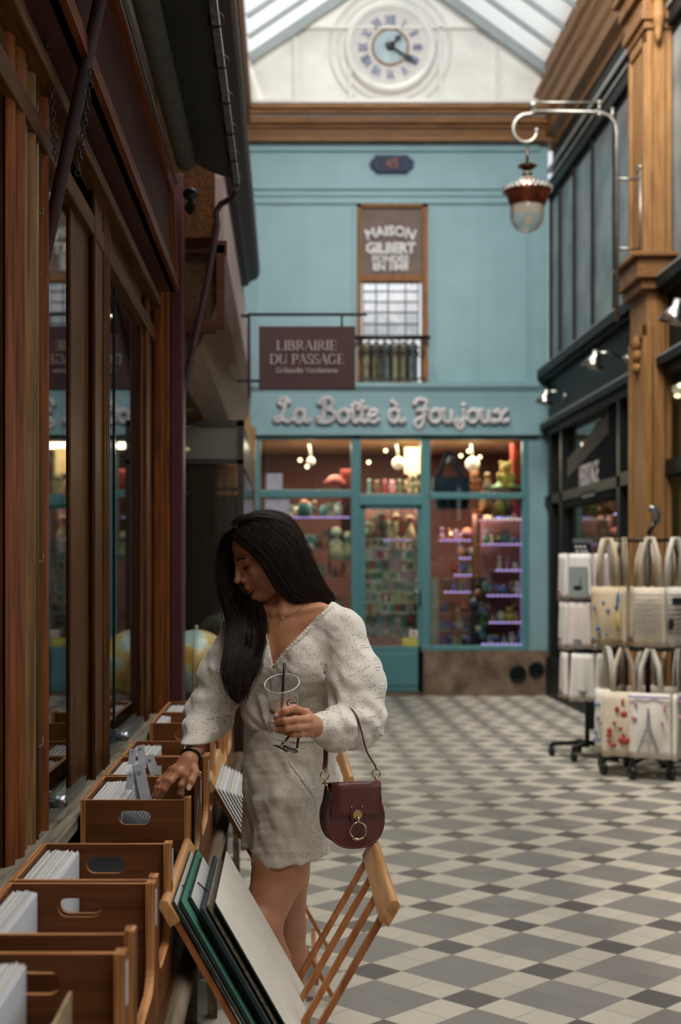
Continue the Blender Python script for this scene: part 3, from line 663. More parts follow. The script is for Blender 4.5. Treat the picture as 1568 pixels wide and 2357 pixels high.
# fascia (sign panel) above the windows
fs = thing('shop_fascia', (-.5, 6.1, 2.9), 'long brown-purple shop fascia framed in red wood above the left windows', 'fascia')
def fas(u, w, t): # u along Y, w 0..1 up the panel
    return (-.505+t-.02*w, u, 2.71+w*.47)
b = MB(); b.prism([(-3, .0), (6.1, .0), (6.1, 1), (-3, 1)], [], fas, -.1, .0); b.build('panel', mat('purple_brown_panel', '#4a2a22', .6, spec=.15, noise=.15, nscale=5, stretch=(1, .2, 1), bump=.03), fs)
b = MB()
for o in ([(-3, 0), (6.1, 0), (6.1, .11), (-3, .11)], [(-3, .87), (6.1, .87), (6.1, 1), (-3, 1)], [(5.97, .1), (6.1, .1), (6.1, .9), (5.97, .9)]): b.prism(o, [], fas, -.02, .018)
b.build('frame', M_REDWY, fs)
b = MB()
for o in ([(-3, .115), (5.96, .115), (5.96, .15), (-3, .15)], [(5.93, .12), (5.96, .12), (5.96, .86), (5.93, .86)]): b.prism(o, [], fas, -.01, .012)
b.build('bead', wood('light_bead_wood', '#8f5c40', '#6a402a', 'Y'), fs)
b = MB(); b.tube([(-.5, -3, 3.2), (-.5, 6.1, 3.2)], .008, 6); b.build('top_edge', M_ALU, fs)
# awning
aw = thing('awning', (-.45, 6.06, 3.27), 'dark grey retracted fabric awning above the left shop front', 'awning')
M_FAB = mat('dark_awning_canvas', '#3c403c', .85, noise=.12, nscale=6, bump=.3, bscale=9, stretch=(1, 2.5, 1))
b = MB(); b.tube([(-.45, -3, 3.27), (-.45, 6.0, 3.27)], .045, 20); b.build('roller', mat('olive_grey_canvas_roll', '#55554a', .8, bump=.2), aw)
b = MB(); nY, nX = 40, 6; vs = []
for i in range(nY+1):
    y = -3+9.05*i/nY
    for j in range(nX+1):
        t = j/nX; vs.append((-.45+.235*t, y, 3.315-.115*t-.02*math.sin(math.pi*t)+.006*math.sin(y*6+t*3)))
b.add(vs, [(i*(nX+1)+j, i*(nX+1)+j+1, (i+1)*(nX+1)+j+1, (i+1)*(nX+1)+j) for i in range(nY) for j in range(nX)], 0, True)
ob = b.build('canvas', M_FAB, aw); sd = ob.modifiers.new('thickness', 'SOLIDIFY'); sd.thickness = .003
b = MB(); b.box((-.235, -3, 3.165), (-.212, 6.1, 3.205)); 
b.build('front_bar', mat('worn_grey_metal', '#6a6c68', .4, .5, noise=.3, nscale=30), aw)
for k in range(14): MB().torus((-.222, 6.0-.35*k, 3.185), .024, .003, (0, 1, 0), 12, 5).build('lacing_ring', M_IRON, aw)
M_ARM = mat('maroon_iron_arm', '#3a2022', .6, .0, noise=.1)
def arm(Y0, bend):
    b = MB()
    if bend: pts = [P(397, 1015, 6.42), P(428, 880, 6.42), P(475, 660, 6.4), P(500, 520, 6.38), P(497, 488, 6.36), P(508, 470, 6.35), P(535, 455, 6.3), P(546, 435, 6.2)]; r = [.016]*3+[.015]*5
    else: pts = [P(93, 630, 3.3), P(232, -10, 3.33), P(262, -180, 3.36), P(330, -330, 3.4)]; r = [.017]*4
    b.tube(pts, r, 10); return b, pts[0]
for bend in (0, 1):
    b, p0 = arm(0, bend); b.build('arm', M_ARM, aw)
    b = MB(); c = p0+Vector((-.0, 0, -.0)); b.lathe([(0, -.02), (.022, -.02), (.024, 0), (.022, .02), (0, .02)], c, 16, axis=(0, 1, 0)); b.box(c+Vector((-.04, -.02, -.02)), c+Vector((0, .02, .02))); b.build('pivot', M_ARM, aw)
b = MB(); c = P(438, 447, 6.06); b.ball(c, (.035, .03, .03)); b.box(c+Vector((-.012, -.01, -.09)), c+Vector((.012, .01, -.02))); b.torus(c+Vector((0, 0, -.06)), .02, .006, (0, 1, 0)); b.build('crank', M_IRON, aw)
# chains
def chain(p0, p1, n, name_label, sag=0):
    b = MB()
    for i in range(n):
        t = (i+.5)/n; p = p0.lerp(p1, t); h = (p1-p0).length/n*.72
        ax = (1, 0, 0) if i % 2 else (0, 1, 0); q = []
        for k in range(12):
            a = 2*math.pi*k/12; lat = math.cos(a)*.0065; up = math.sin(a)*h*.72
            q.append(p+(Vector((0, lat, up)) if i % 2 else Vector((lat, 0, up))))
        b.tube(q+[q[0]], .0022, 5, cap=False)
    return tag(b.build('chain', M_IRON), name_label, 'chain', 'chains by the awning arm')
chain(P(106, 85, 3.2), P(130, 372, 3.2), 20, 'rusty iron chain hanging from the brass hook on the near pillar')
chain(P(211, 160, 3.3), P(178, 405, 3.3), 17, 'rusty iron chain hanging beside the near awning arm')
b = MB(); c = P(104, 48, 3.2); b.torus(c, .014, .004, (0, 1, 0)); b.tube([c+Vector((0, 0, -.014)), c+Vector((-.02, 0, -.01)), c+Vector((-.03, 0, .0))], .005)
b.box(P(86, 40, 3.22), P(96, 62, 3.2)); tag(b.build('brass_hook', MATS['tarnished_brass']), 'small brass hook holding a chain on the near pillar', 'hook')

# ---------------------------------------------------------------- next shop on the left
b = MB(); b.box((-1.3, 6.6, 0), (-.62, YF, .75)); b.box((-1.6, 6.5, 0), (-1.5, YF, 7)); b.box((-1.5, 6.42, 2.5), (-.62, 6.6, 7.2)); b.box((-1.5, 6.5, 3.0), (-.5, YF, 7.3))
struct(b.build('wall_left_far', M_OAKD))
fs2 = thing('far_shop_fascia', (-.3, 8, 2.8), 'weathered brown wooden fascia box of the next shop on the left', 'fascia')
b = MB()
ol = [(-.9, 2.40), (-.52, 2.40), (-.42, 2.55), (-.36, 2.7), (-.32, 2.8), (-.30, 3.02), (-.9, 3.02)]
b.prism(ol, [], lambda a, c, t: (a, t, c), 6.55, 11.6); b.build('box', wood('grey_brown_fascia', '#6b4e36', '#46311f', 'Y'), fs2)
b = MB(); b.box((-.85, 6.5, 2.98), (-.29, 6.56, 3.04)); b.box((-.85, 6.5, 2.6), (-.34, 6.56, 2.66)); b.box((-.34, 6.5, 2.62), (-.30, 6.56, 3.02)); b.build('end_frame', wood('brown_end_frame', '#5e3626', '#3a2218', 'X'), fs2)
b = MB(); b.box((-.7, 6.5, 3.04), (-.305, 11.6, 3.34)); b.box((-.8, 6.5, 3.34), (-.46, 15, 4.4)); struct(b.build('trim_28', mat('mauve_plaster', '#9c8784', .8, noise=.06)))
struct(MB().box((-.9, 6.44, 3.04), (-.345, 6.5, 4.4)).build('trim_34', M_OAKY))
b = MB(); b.prism([(-.9, 4.35), (-.40, 4.40), (-.384, 4.44), (-.30, 4.48), (-.28, 4.53), (-.28, 4.62), (-.9, 4.7)], [], lambda a, c, t: (a, t, c), 5.2, 14.0); struct(b.build('trim_29', wood('dark_brown_hood', '#3c2c20', '#281c14', 'Y')))
b = MB()
for z0, z1, x in ((6.25, 6.4, -.5), (6.4, 6.55, -.46), (6.55, 6.66, -.42), (6.66, 6.8, -.40), (6.8, 7.42, -.5)): b.box((-.95, 5, z0), (x, YF, z1))
b.box((-.9, 5, 4.7), (-.55, YF, 6.25)); struct(b.build('trim_30', M_GOLDY))
b = MB()
for y in (8.3, 9.6): b.box((-.62, y, 4.75), (-.42, y+.35, 6.6)); b.box((-.62, y-.05, 6.0), (-.38, y+.4, 6.15)); b.ball((-.42, y+.17, 5.9), (.05, .12, .12))
struct(b.build('trim_31', M_GOLD, bevel=.01))
# posts of the far shop
b = MB()
for y, x in ((11.8, -.42), (13.2, -.36), (14.6, -.34)): b.box((-.62, y, 0), (x, y+.28, 3.0))
struct(b.build('trim_32', M_GOLD, bevel=.01))
b = MB(); b.box((-1.4, 11.7, 2.55), (-.45, YF, 3.05)); struct(b.build('trim_33', M_OAKY))
# showcase
sh = thing('glass_showcase', (-.5, 9, 0), 'dark framed glass showcase standing out from the far left shop', 'showcase')
M_DKF = mat('dark_bronze_frame', '#2e2722', .5)
b = MB(); X0s, X1s, Ya, Yb, zt = -.95, -.255, 8.0, 10.7, 2.34
for y in (Ya, Yb):
    b.box((X1s-.04, y, .75), (X1s, y+.045, zt)); b.box((X0s, y, .75), (X0s+.04, y+.04, zt)); b.box((X0s, y, zt-.035), (X1s, y+.045, zt)); b.box((X0s, y, zt-.26), (X1s, y+.03, zt-.235))
b.box((X1s-.04, Ya+.046, zt-.034), (X1s-.001, Yb-.001, zt-.001)); b.box((X1s-.03, Ya+.046, .751), (X1s-.001, Yb-.001, .8)); b.box((X1s-.02, Ya+.046, zt-.26), (X1s-.001, Yb-.001, zt-.24)); b.build('frame', M_DKF, sh)
MB().box((X0s, Ya+.01, .8), (X1s-.045, Ya+.016, zt-.27)).box((X1s-.012, Ya+.05, .8), (X1s-.006, Yb, zt-.27)).build('glass', glass('dusty_showcase_glass', '#d8dcd4', .12, .05, film=.08, filmcol='#a8a89c'), sh)
MB().box((X0s, Ya+.01, zt-.23), (X1s-.045, Ya+.016, zt-.04)).box((X1s-.012, Ya+.05, zt-.23), (X1s-.006, Yb, zt-.04)).build('frosted_glass', glass('frosted_showcase_glass', '#d8dcd4', .05, .2, film=.75, filmcol='#b5b2a4'), sh)
tag(MB().box((-.60, 8.3, .8), (-.45, 8.36, 2.05)).box((-.52, 8.36, .8), (-.45, 10.5, 1.9)).build('display_backing', M_OAK), 'brown wooden display board standing inside the glass showcase', 'board')
b = MB(); b.box((X0s, Ya, .0), (X1s, Yb, .75)); b.box((X0s+.05, Yb-.04, .8), (X1s-.05, Yb-.02, zt-.3)); b.build('base', M_OAKD, sh)
tag(MB().box((-.33, 10.9, 0), (-.30, 11.0, 2.1)).build('door_edge', M_DKF), 'dark upright edge of an open shop door beyond the showcase', 'door leaf')
spot_bulb((-.62, 8.35, 2.2), 'small lit spot under the roof of the far left showcase', None, 10, .02)
# globes
def globe_mat():
    m = bpy.data.materials.new('globe_map_paper'); m.use_nodes = True; n, l = nodes_of(m); p = n['Principled BSDF']; p.inputs['Roughness'].default_value = .25
    tc = n.new('ShaderNodeTexCoord'); t = n.new('ShaderNodeTexNoise'); t.inputs['Scale'].default_value = 8; t.inputs['Detail'].default_value = 6; l.new(tc.outputs['Object'], t.inputs['Vector'])
    cr = n.new('ShaderNodeValToRGB'); e = cr.color_ramp.elements; e[0].position = .46; e[0].color = hexc('#87a39c'); e[1].position = .66; e[1].color = hexc('#a57f3c')
    for q, c in ((.51, '#a9ab86'), (.57, '#b0954c')): k = e.new(q); k.color = hexc(c)
    l.new(t.outputs[0], cr.inputs[0]); l.new(cr.outputs[0], p.inputs['Base Color']); return m
M_GLOBE = globe_mat()
def make_globe(c, r, label, m):
    t = thing('terrestrial_globe', (c[0], c[1], c[2]-r*1.2), label, 'globe')
    MB().ball(c, r, 40, 24).build('sphere', m, t)
    b = MB(); b.torus(c, r*1.03, .004, (1, 0, 0), 32, 6); b.tube([(c[0], c[1], c[2]+r), (c[0], c[1], c[2]+r*1.12)], .01); b.build('meridian_arm', mat('pale_brass', '#a39a80', .4, .4), t)
    b = MB(); b.lathe([(0, 0), (.09, 0), (.09, .015), (.02, .03), (.015, .06), (0, .06)], (c[0], c[1], c[2]-r*1.28), 20); b.build('stand', M_OAKD, t)
make_globe(P(452, 1526, 6.75), .168, 'large antique globe on the table end behind the card crates', M_GLOBE)
make_globe(P(512, 1400, 8.45), .15, 'dark green globe inside the showcase behind the woman', mat('dark_green_globe', '#4c5a3c', .4, noise=.3, nscale=8, col2='#2c3428'))
tag(MB().box((-.62, 6.5, .3), (-.3, 7.6, .78)).build('side_cabinet', M_OAKD), 'dark wooden cabinet carrying the antique globe', 'cabinet')
tag(MB().box((-.5, 6.5, .781), (-.4, 6.7, .80)).build('paper_stack', mat('aged_paper', '#c2b8a4', .8)), 'small pale paper stack at the foot of the antique globe', 'paper')

# ---- LIBRAIRIE sign
YS = 9.0
def Sg(px, py): return P(px, py, YS)
ls = thing('hanging_bookshop_sign', Sg(572, 724), 'dark maroon hanging sign lettered LIBRAIRIE DU PASSAGE', 'sign')
b = MB(); b.box(Sg(596, 895), Sg(818, 751)+Vector((0, .03, 0))); b.build('board', mat('maroon_sign_board', '#4a2a2b', .5, noise=.04), ls)
b = MB(); b.bar(Sg(573, 726), Sg(573, 915), .02, .02, (0, 1, 0)); b.bar(Sg(571, 724), Sg(835, 724), .018, .018); b.bar(Sg(545, 877), Sg(598, 877), .018, .018); b.bar(Sg(787, 724), Sg(787, 751), .014, .014, (0, 1, 0)); b.bar(Sg(545, 727), Sg(575, 727), .02, .02)
b.tube([Sg(835, 722), Sg(845, 726)], .008, 6); b.build('bracket', mat('black_bracket', '#17181a', .4), ls)
def serif(ch):
    """strokes of a serif capital: (x0, y0, x1, y1, width)"""
    V = lambda x, w=.15: [(x, 0, x, 1, w), (x-.14, .02, x+.14, .02, .04), (x-.14, .98, x+.14, .98, .04)]
    def arc(cx, cy, rx, ry, a0, a1, w0, w1, n=8):
        o = []
        for k in range(n):
            t0, t1 = [math.radians(a0+(a1-a0)*q/n) for q in (k, k+1)]; tm = (t0+t1)/2
            o.append((cx+rx*math.cos(t0), cy+ry*math.sin(t0), cx+rx*math.cos(t1), cy+ry*math.sin(t1), w0+(w1-w0)*abs(math.cos(tm))))
        return o
    h = .045
    return {'L': (V(.16)+[(.16, .03, .62, .03, h), (.62, .0, .64, .25, h)], .74), 'I': (V(.17), .36),
     'B': (V(.16)+arc(.35, .75, .22, .23, -90, 90, h, .13)+arc(.37, .26, .26, .25, -90, 90, h, .14)+[(.16, .98, .36, .98, h), (.16, .51, .36, .51, h), (.16, .02, .38, .02, h)], .78),
     'R': (V(.16)+arc(.36, .75, .22, .23, -90, 90, h, .13)+[(.16, .98, .36, .98, h), (.16, .51, .38, .51, h), (.4, .5, .68, .03, .13), (.62, .02, .84, .02, h)], .82),
     'A': ([(.08, .0, .4, 1, h), (.4, 1, .72, .0, .15), (.2, .36, .6, .36, h), (-.02, .02, .2, .02, .04), (.58, .02, .88, .02, .04)], .86),
     'E': (V(.16)+[(.16, .98, .6, .98, h), (.16, .51, .48, .51, h), (.16, .02, .62, .02, h), (.61, .8, .61, .98, h), (.63, .02, .64, .22, h), (.48, .42, .48, .6, h)], .72),
     'D': (V(.16)+arc(.38, .5, .4, .48, -90, 90, h, .15, 12)+[(.16, .98, .4, .98, h), (.16, .02, .4, .02, h)], .9),
     'U': ([(.16, .98, .16, .35, .15), (.02, .98, .3, .98, .04), (.72, .98, .72, .35, h), (.6, .98, .86, .98, .04)]+arc(.44, .35, .28, .33, 180, 360, h, .1, 10), .9),
     'P': (V(.16)+arc(.36, .73, .24, .25, -90, 90, h, .14)+[(.16, .98, .36, .98, h), (.16, .48, .36, .48, h)], .7),
     'S': (arc(.3, .75, .22, .24, 30, 270, h, .12, 10)+arc(.3, .25, .24, .26, 90, -150, h, .13, 10)+[(.5, .72, .5, .98, h), (.05, .02, .05, .28, h)], .62),
     'G': (arc(.42, .5, .36, .49, 45, 320, h, .15, 16)+[(.7, .1, .7, .42, .14), (.56, .42, .84, .42, .04), (.7, .7, .7, .96, h)], .92), ' ': ([], .4)}[ch]
def serif_line(mb, txt, pxc, pyb, pxw, pyh):
    tot = sum(serif(c)[1] for c in txt); k = pxw/tot; x = pxc-pxw/2
    for c in txt:
        st, w = serif(c)
        for i, (a, bb, cc_, d, t) in enumerate(st):
            p, q = Vector((x+a*k, pyb-bb*pyh)), Vector((x+cc_*k, pyb-d*pyh)); n = (q-p); n = Vector((-n.y, n.x)).normalized()*t*k/2; e = (q-p).normalized()*t*k*.12
            vs = [(p-e+n), (q+e+n), (q+e-n), (p-e-n)]
            f = [Sg(v.x, v.y)+Vector((0, -.004-.0002*i, 0)) for v in vs]; g = [v+Vector((0, .004, 0)) for v in f]
            mb.add(f+g, [(0, 1, 2, 3), (7, 6, 5, 4), (0, 4, 5, 1), (1, 5, 6, 2), (2, 6, 7, 3), (3, 7, 4, 0)])
        x += w*k
b = MB(); serif_line(b, 'LIBRAIRIE', 706, 806, 140, 22); serif_line(b, 'DU PASSAGE', 707, 838, 172, 23)
text_mesh('Gribaudo Vandamme', .052, lambda x, y, z: tuple(Sg(706, 858)+Vector((x, -.004-z, y))), .003, .0005, mb=b, xs=.93)
b.build('lettering', mat('pale_pink_lettering', '#b9aaa6', .6), ls)
# ================================================================== TOY SHOP DISPLAY
area('toy_shop_ceiling_light', (fx(900), YF+.75, fz(1006)-.03), 3.0, .8, 190, (1, .80, .58))
area('toy_shop_violet_light', (fx(1150), YF+.5, fz(1180)), .5, .3, 14, (.72, .5, 1.0))
TC = {'red': '#a83a30', 'orange': '#c8733a', 'yellow': '#cdb052', 'green': '#4c7a58', 'blue': '#3f6a9c', 'violet': '#8266b8', 'pink': '#c98fa0', 'white': '#d8d2c8', 'cream': '#cdbb95', 'brown': '#6e4a34', 'grey': '#85888a', 'black': '#26262c', 'teal': '#4d8a8c'}
TM = {k: mat('toy_'+k, v, .5, noise=.06) for k, v in TC.items()}
def toy_mesh(kind, s):
    b = MB()
    if kind == 'plush_bear':
        b.ball((0, 0, s*.3), (s*.24, s*.2, s*.3)); b.ball((0, -.02*s, s*.72), (s*.2, s*.18, s*.2))
        for k in (-1, 1): b.ball((k*s*.16, 0, s*.9), s*.07, 8, 6); b.ball((k*s*.24, -.06*s, s*.42), (s*.08, s*.08, s*.16), 8, 6); b.ball((k*s*.14, -s*.2, s*.08), (s*.09, s*.16, s*.08), 8, 6)
        b.ball((0, -s*.17, s*.68), (s*.08, s*.06, s*.06), 8, 6, 1)
    elif kind == 'doll':
        b.lathe([(0, 0), (s*.28, 0), (s*.2, s*.3), (s*.08, s*.55), (s*.05, s*.65)], (0, 0, 0), 14); b.ball((0, 0, s*.78), s*.14, 10, 8, 1); b.ball((0, s*.03, s*.83), (s*.16, s*.15, s*.13), 10, 6)
        for k in (-1, 1): b.tube([(k*s*.08, 0, s*.58), (k*s*.22, -.05*s, s*.36)], s*.035, 6, 1)
    elif kind == 'toy_box':
        b.box((-s*.32, -s*.12, 0), (s*.32, s*.12, s*.8)); b.box((-s*.22, -s*.13, s*.3), (s*.22, -s*.119, s*.68), 1)
    elif kind == 'ball':
        b.ball((0, 0, s*.4), s*.4, 16, 10); b.torus((0, 0, s*.4), s*.4, s*.03, (0, 0, 1), 20, 5, 1)
    elif kind == 'figurine':
        b.lathe([(0, 0), (s*.2, 0), (s*.2, s*.05), (s*.08, s*.1), (s*.14, s*.4), (s*.1, s*.62), (s*.05, s*.68)], (0, 0, 0), 12); b.ball((0, 0, s*.8), s*.13, 10, 7, 1); b.lathe([(s*.16, s*.86), (0, s*1.05)], (0, 0, 0), 10)
    elif kind == 'toy_mug':
        b.lathe([(0, 0), (s*.28, 0), (s*.32, s*.6), (s*.28, s*.6), (s*.24, s*.05)], (0, 0, 0), 14); b.torus((s*.34, 0, s*.3), s*.16, s*.04, (0, 1, 0), 12, 5); b.ball((0, 0, s*.6), (s*.22, s*.22, s*.2), 10, 6, 1)
    elif kind == 'picture_card':
        b.box((-s*.34, -.006, 0), (s*.34, .006, s*.9)); b.box((-s*.24, -.009, s*.2), (s*.24, -.005, s*.75), 1)
    return b
PROTO = {}; NM = {'plush_bear': 'plush bear', 'doll': 'doll', 'toy_box': 'toy box', 'ball': 'ball', 'figurine': 'figurine', 'toy_mug': 'mug', 'picture_card': 'picture card'}
def toy(kind, c1, c2, px, py, s, dy, where):
    k = (kind, c1, c2)
    if k not in PROTO:
        ob = toy_mesh(kind, 1.0).build(kind, [TM[c1], TM[c2]]); PROTO[k] = ob.data
    else:
        ob = bpy.data.objects.new(kind, PROTO[k]); COL.objects.link(ob)
    ob.location = P(px, py, YF+dy); ob.scale = (s, s, s); ob.rotation_euler = (0, 0, 0)
    n = NM[kind]; lab = '%s %s with %s %s, %s' % (c1, n, c2, {'plush_bear': 'muzzle', 'doll': 'face', 'toy_box': 'label', 'ball': 'stripe', 'figurine': 'head', 'toy_mug': 'filling', 'picture_card': 'picture'}[kind], where)
    tag(ob, lab, {'plush_bear': 'soft toy', 'doll': 'doll', 'toy_box': 'toy', 'ball': 'ball', 'figurine': 'figurine', 'toy_mug': 'mug', 'picture_card': 'card'}[kind], n+'s '+where)
    return ob
M_LED = glow('violet_led', '#c3a4f4', 2.6); M_LEDW = glow('white_led', '#ffe6d8', 2.5)
rt = random.Random(3); ORD = ['top', 'second', 'third', 'fourth', 'fifth', 'lowest']
def shelf(px0, px1, py, dy0, dy1, lab, led='v'):
    a = P(px0, py, YF+dy0); c = P(px1, py, YF+dy0)
    t = thing('display_shelf', a, lab, 'shelf', 'display shelves in the toy shop')
    MB().box((a.x, YF+dy0, a.z-.012), (c.x, YF+dy1, a.z)).build('shelf_board', mat('pale_pink_shelf', '#b98f90', .4), t)
    if led:
        b = MB(); n = max(2, int((c.x-a.x)/.05))
        for k in range(n): b.box((a.x+(c.x-a.x)*(k+.15)/n, YF+dy0-.008, a.z-.012), (a.x+(c.x-a.x)*(k+.75)/n, YF+dy0, a.z+.002))
        b.build('light_strip', M_LED if led == 'v' else M_LEDW, t)
kinds = ['plush_bear', 'doll', 'toy_box', 'figurine', 'toy_mug', 'ball']
# right display: shelves against the right side
for i, (py, x0) in enumerate(((1194, 1112), (1252, 1110), (1312, 1140), (1370, 1120), (1432, 1125), (1482, 1108))):
    shelf(x0, 1205, py, .35, .75, 'pale lit shelf at the right of the toy window, %s from top' % ORD[i], 'w' if i == 0 else 'v')
    cols = (['green', 'yellow', 'cream', 'blue'], ['green', 'teal', 'cream', 'black'], ['white', 'violet', 'pink', 'grey'], ['blue', 'violet', 'white', 'brown'], ['pink', 'violet', 'yellow', 'white'], ['violet', 'white', 'blue', 'black'])[i]
    px = x0+10
    while px < 1200:
        k = rt.choice(kinds[:5]); s = rt.uniform(.10, .19)
        toy(k, rt.choice(cols), rt.choice(['white', 'cream', 'pink', 'violet']), px, py-1, s, rt.uniform(.42, .55), 'on the %s lit shelf, right toy window' % ORD[i]); px += rt.uniform(11, 19)
b = MB(); b.box(P(1108, 1490, YF+.8), P(1210, 1196, YF+.8)+Vector((0, .03, 0))); struct(b.build('wall_pink_panel', mat('pink_back_panel', '#c08a8c', .7)))
b = MB(); b.box(P(1200, 1490, YF+.36), P(1203, 1200, YF+.36)+Vector((0, .01, 0))); tag(b.build('violet_light_tube', M_LED), 'upright violet light tube at the right edge of the toy window', 'light')
# middle stand in the right display
for i, (py, x0, x1) in enumerate(((1243, 1012, 1086), (1284, 1056, 1086), (1323, 1045, 1088), (1362, 1022, 1088), (1410, 1010, 1090), (1450, 1012, 1100), (1486, 1012, 1100))):
    shelf(x0, x1, py, .6, .9, 'display shelf in the middle of the right toy window, %s from the top' % (ORD+['seventh'])[i], 'v' if i < 4 else None)
    px = x0+6
    while px < x1:
        toy(rt.choice(kinds), rt.choice(['violet', 'blue', 'brown', 'black', 'grey', 'cream', 'red', 'teal'] if i > 1 else ['cream', 'brown', 'orange', 'pink']), rt.choice(['white', 'blue', 'violet', 'brown']), px, py-1, rt.uniform(.11, .19), .66, 'on the middle stand, right toy window'); px += rt.uniform(11, 17)
tag(MB().box(P(1089, 1400, YF+.58), P(1097, 1172, YF+.58)+Vector((0, .04, 0))).build('orange_post', M_GOLD), 'narrow orange wooden post between the two stands of toys', 'post')
b = MB(); b.box(P(992, 1486, YF+.3), P(1010, 1330, YF+.3)+Vector((0, .08, 0))); tag(b.build('pink_roll', mat('pale_pink_column', '#cbb3a8', .7)), 'pale pink upright box at the left edge of the right toy window', 'box')
tag(MB().box(P(1085, 1480, YF+.5), P(1122, 1330, YF+.5)+Vector((0, .1, 0))).build('dark_toy_rack', mat('dark_rack', '#2a2a2c', .6)), 'dark rack of toys in front of the pink shelves', 'rack')
for i in range(14): toy(rt.choice(['ball', 'toy_mug', 'figurine']), rt.choice(['white', 'blue', 'teal', 'brown', 'green', 'red']), rt.choice(['white', 'brown']), rt.uniform(1088, 1118), 1345+i*10, .12, .44, 'on the dark rack, right toy window')
# top of right display: big plush figures, green hat, navy bag, curtain
for px, py, s, c1, c2 in ((1164, 1125, .34, 'yellow', 'orange'), (1118, 1186, .34, 'orange', 'cream'), (1150, 1190, .32, 'yellow', 'cream'), (1092, 1128, .24, 'orange', 'cream'), (1122, 1128, .22, 'cream', 'orange'), (1168, 1190, .24, 'brown', 'cream')):
    toy(rt.choice(['plush_bear', 'doll']), c1, c2, px, py, s, .35, 'high in the right toy window, near the %s' % ('red curtain' if px > 1140 else 'navy bag'))
b = MB(); b.lathe([(0, .09), (.09, .07), (.12, .03), (.22, 0), (.23, -.02), (.1, .0)], P(1164, 1122, YF+.48), 20); tag(b.build('green_hat', TM['green']), 'green wide-brimmed hat lying under the yellow soft toy', 'hat')
bag = thing('navy_tote_bag', P(1038, 1160, YF+.2), 'dark navy tote bag hanging across the transom of the right toy window', 'bag')
ol = [(998, 1098), (1080, 1098), (1083, 1130), (1076, 1172), (1006, 1172), (996, 1130)]
b = MB(); b.prism([(q.x, q.z) for q in (P(x, y, YF+.2) for x, y in ol)], [], lambda a, c, t: (a, t, c), YF+.15, YF+.3); b.build('bag_body', mat('navy_cloth', '#26364a', .8), bag)
for x0, x1 in ((1008, 1030), (1064, 1034)): MB().tube([P(x0, 1100, YF+.2), P(x1, 1040, YF+.2)], .03, 6, flat=((0, 1, 0), .3)).build('bag_handle', MATS['navy_cloth'], bag)
def curtain(px0, px1, py0, py1, dy, lab, m):
    b = MB(); vs = []; n = 24
    for i in range(n+1):
        px = px0+(px1-px0)*i/n
        for py in (py0, py1): q = P(px, py, YF+dy); vs.append((q.x, q.y+.04*math.sin(i*1.6), q.z))
    b.add(vs, [(2*i, 2*i+1, 2*i+3, 2*i+2) for i in range(n)], 0, True); o = b.build('curtain', m); sd = o.modifiers.new('thickness', 'SOLIDIFY'); sd.thickness = .01
    tag(o, lab, 'curtain')
M_CUR = mat('red_curtain_cloth', '#b0483c', .8)
curtain(1176, 1206, 1020, 1190, .5, 'bright red curtain at the right edge of the toy window', M_CUR)
curtain(835, 965, 1168, 1230, 1.2, 'dark red swag curtain behind the top of the toy shop door', M_RED)
curtain(786, 810, 1080, 1250, .5, 'orange red curtain at the right edge of the left toy window', M_CUR)
# paper lamps and bulbs
for px, py, r, lab in ((917, 1066, .075, 'white paper globe lamp behind the glass over the door'), (1088, 1068, .085, 'white paper globe lamp beside the hanging navy bag'), (716, 1062, .05, 'white hanging lamp in the left toy window')):
    t = thing('paper_lamp', P(px, py, YF+.6), lab, 'lamp', 'paper lamps in the toy shop'); b = MB().ball(P(px, py, YF+.6), r, 18, 12); b.build('lamp_shade', mat('white_paper_shade', '#d0cdc4', .8, emit='#fff0dc', estr=.15), t)
    b = MB().tube([P(px, py, YF+.6)+Vector((0, 0, r)), P(px-6, 1010, YF+.6)], .012, 6); b.build('cord', TM['white'], t)
for px, py in ((888, 1037), (849, 1064), (1079, 1038), (1061, 1049), (1105, 1052), (691, 1059), (707, 1074), (1036, 1228)):
    o = MB().ball(P(px, py, YF+1.0), .022, 10, 8).build('ceiling_spot', glow('warm_bulb_9', '#ffdca8', 9)); tag(o, 'small warm ceiling bulb shining inside the toy shop', 'spotlight', 'warm bulbs inside the toy shop')
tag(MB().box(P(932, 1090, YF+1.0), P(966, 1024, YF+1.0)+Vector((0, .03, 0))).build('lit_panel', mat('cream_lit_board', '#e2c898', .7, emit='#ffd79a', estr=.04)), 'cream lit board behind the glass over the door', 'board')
toy('plush_bear', 'cream', 'brown', 950, 1136, .26, .4, 'sitting behind the glass over the door')
for px, c1, c2 in ((850, 'teal', 'brown'), (868, 'brown', 'red'), (886, 'red', 'pink'), (903, 'pink', 'white'), (920, 'green', 'red'), (935, 'brown', 'cream')): toy(rt.choice(kinds[:4]), c1, c2, px, 1134, .16, .5, 'on the shelf over the door')
shelf(832, 968, 1136, .3, .7, 'thin shelf level with the top of the toy shop door', None)
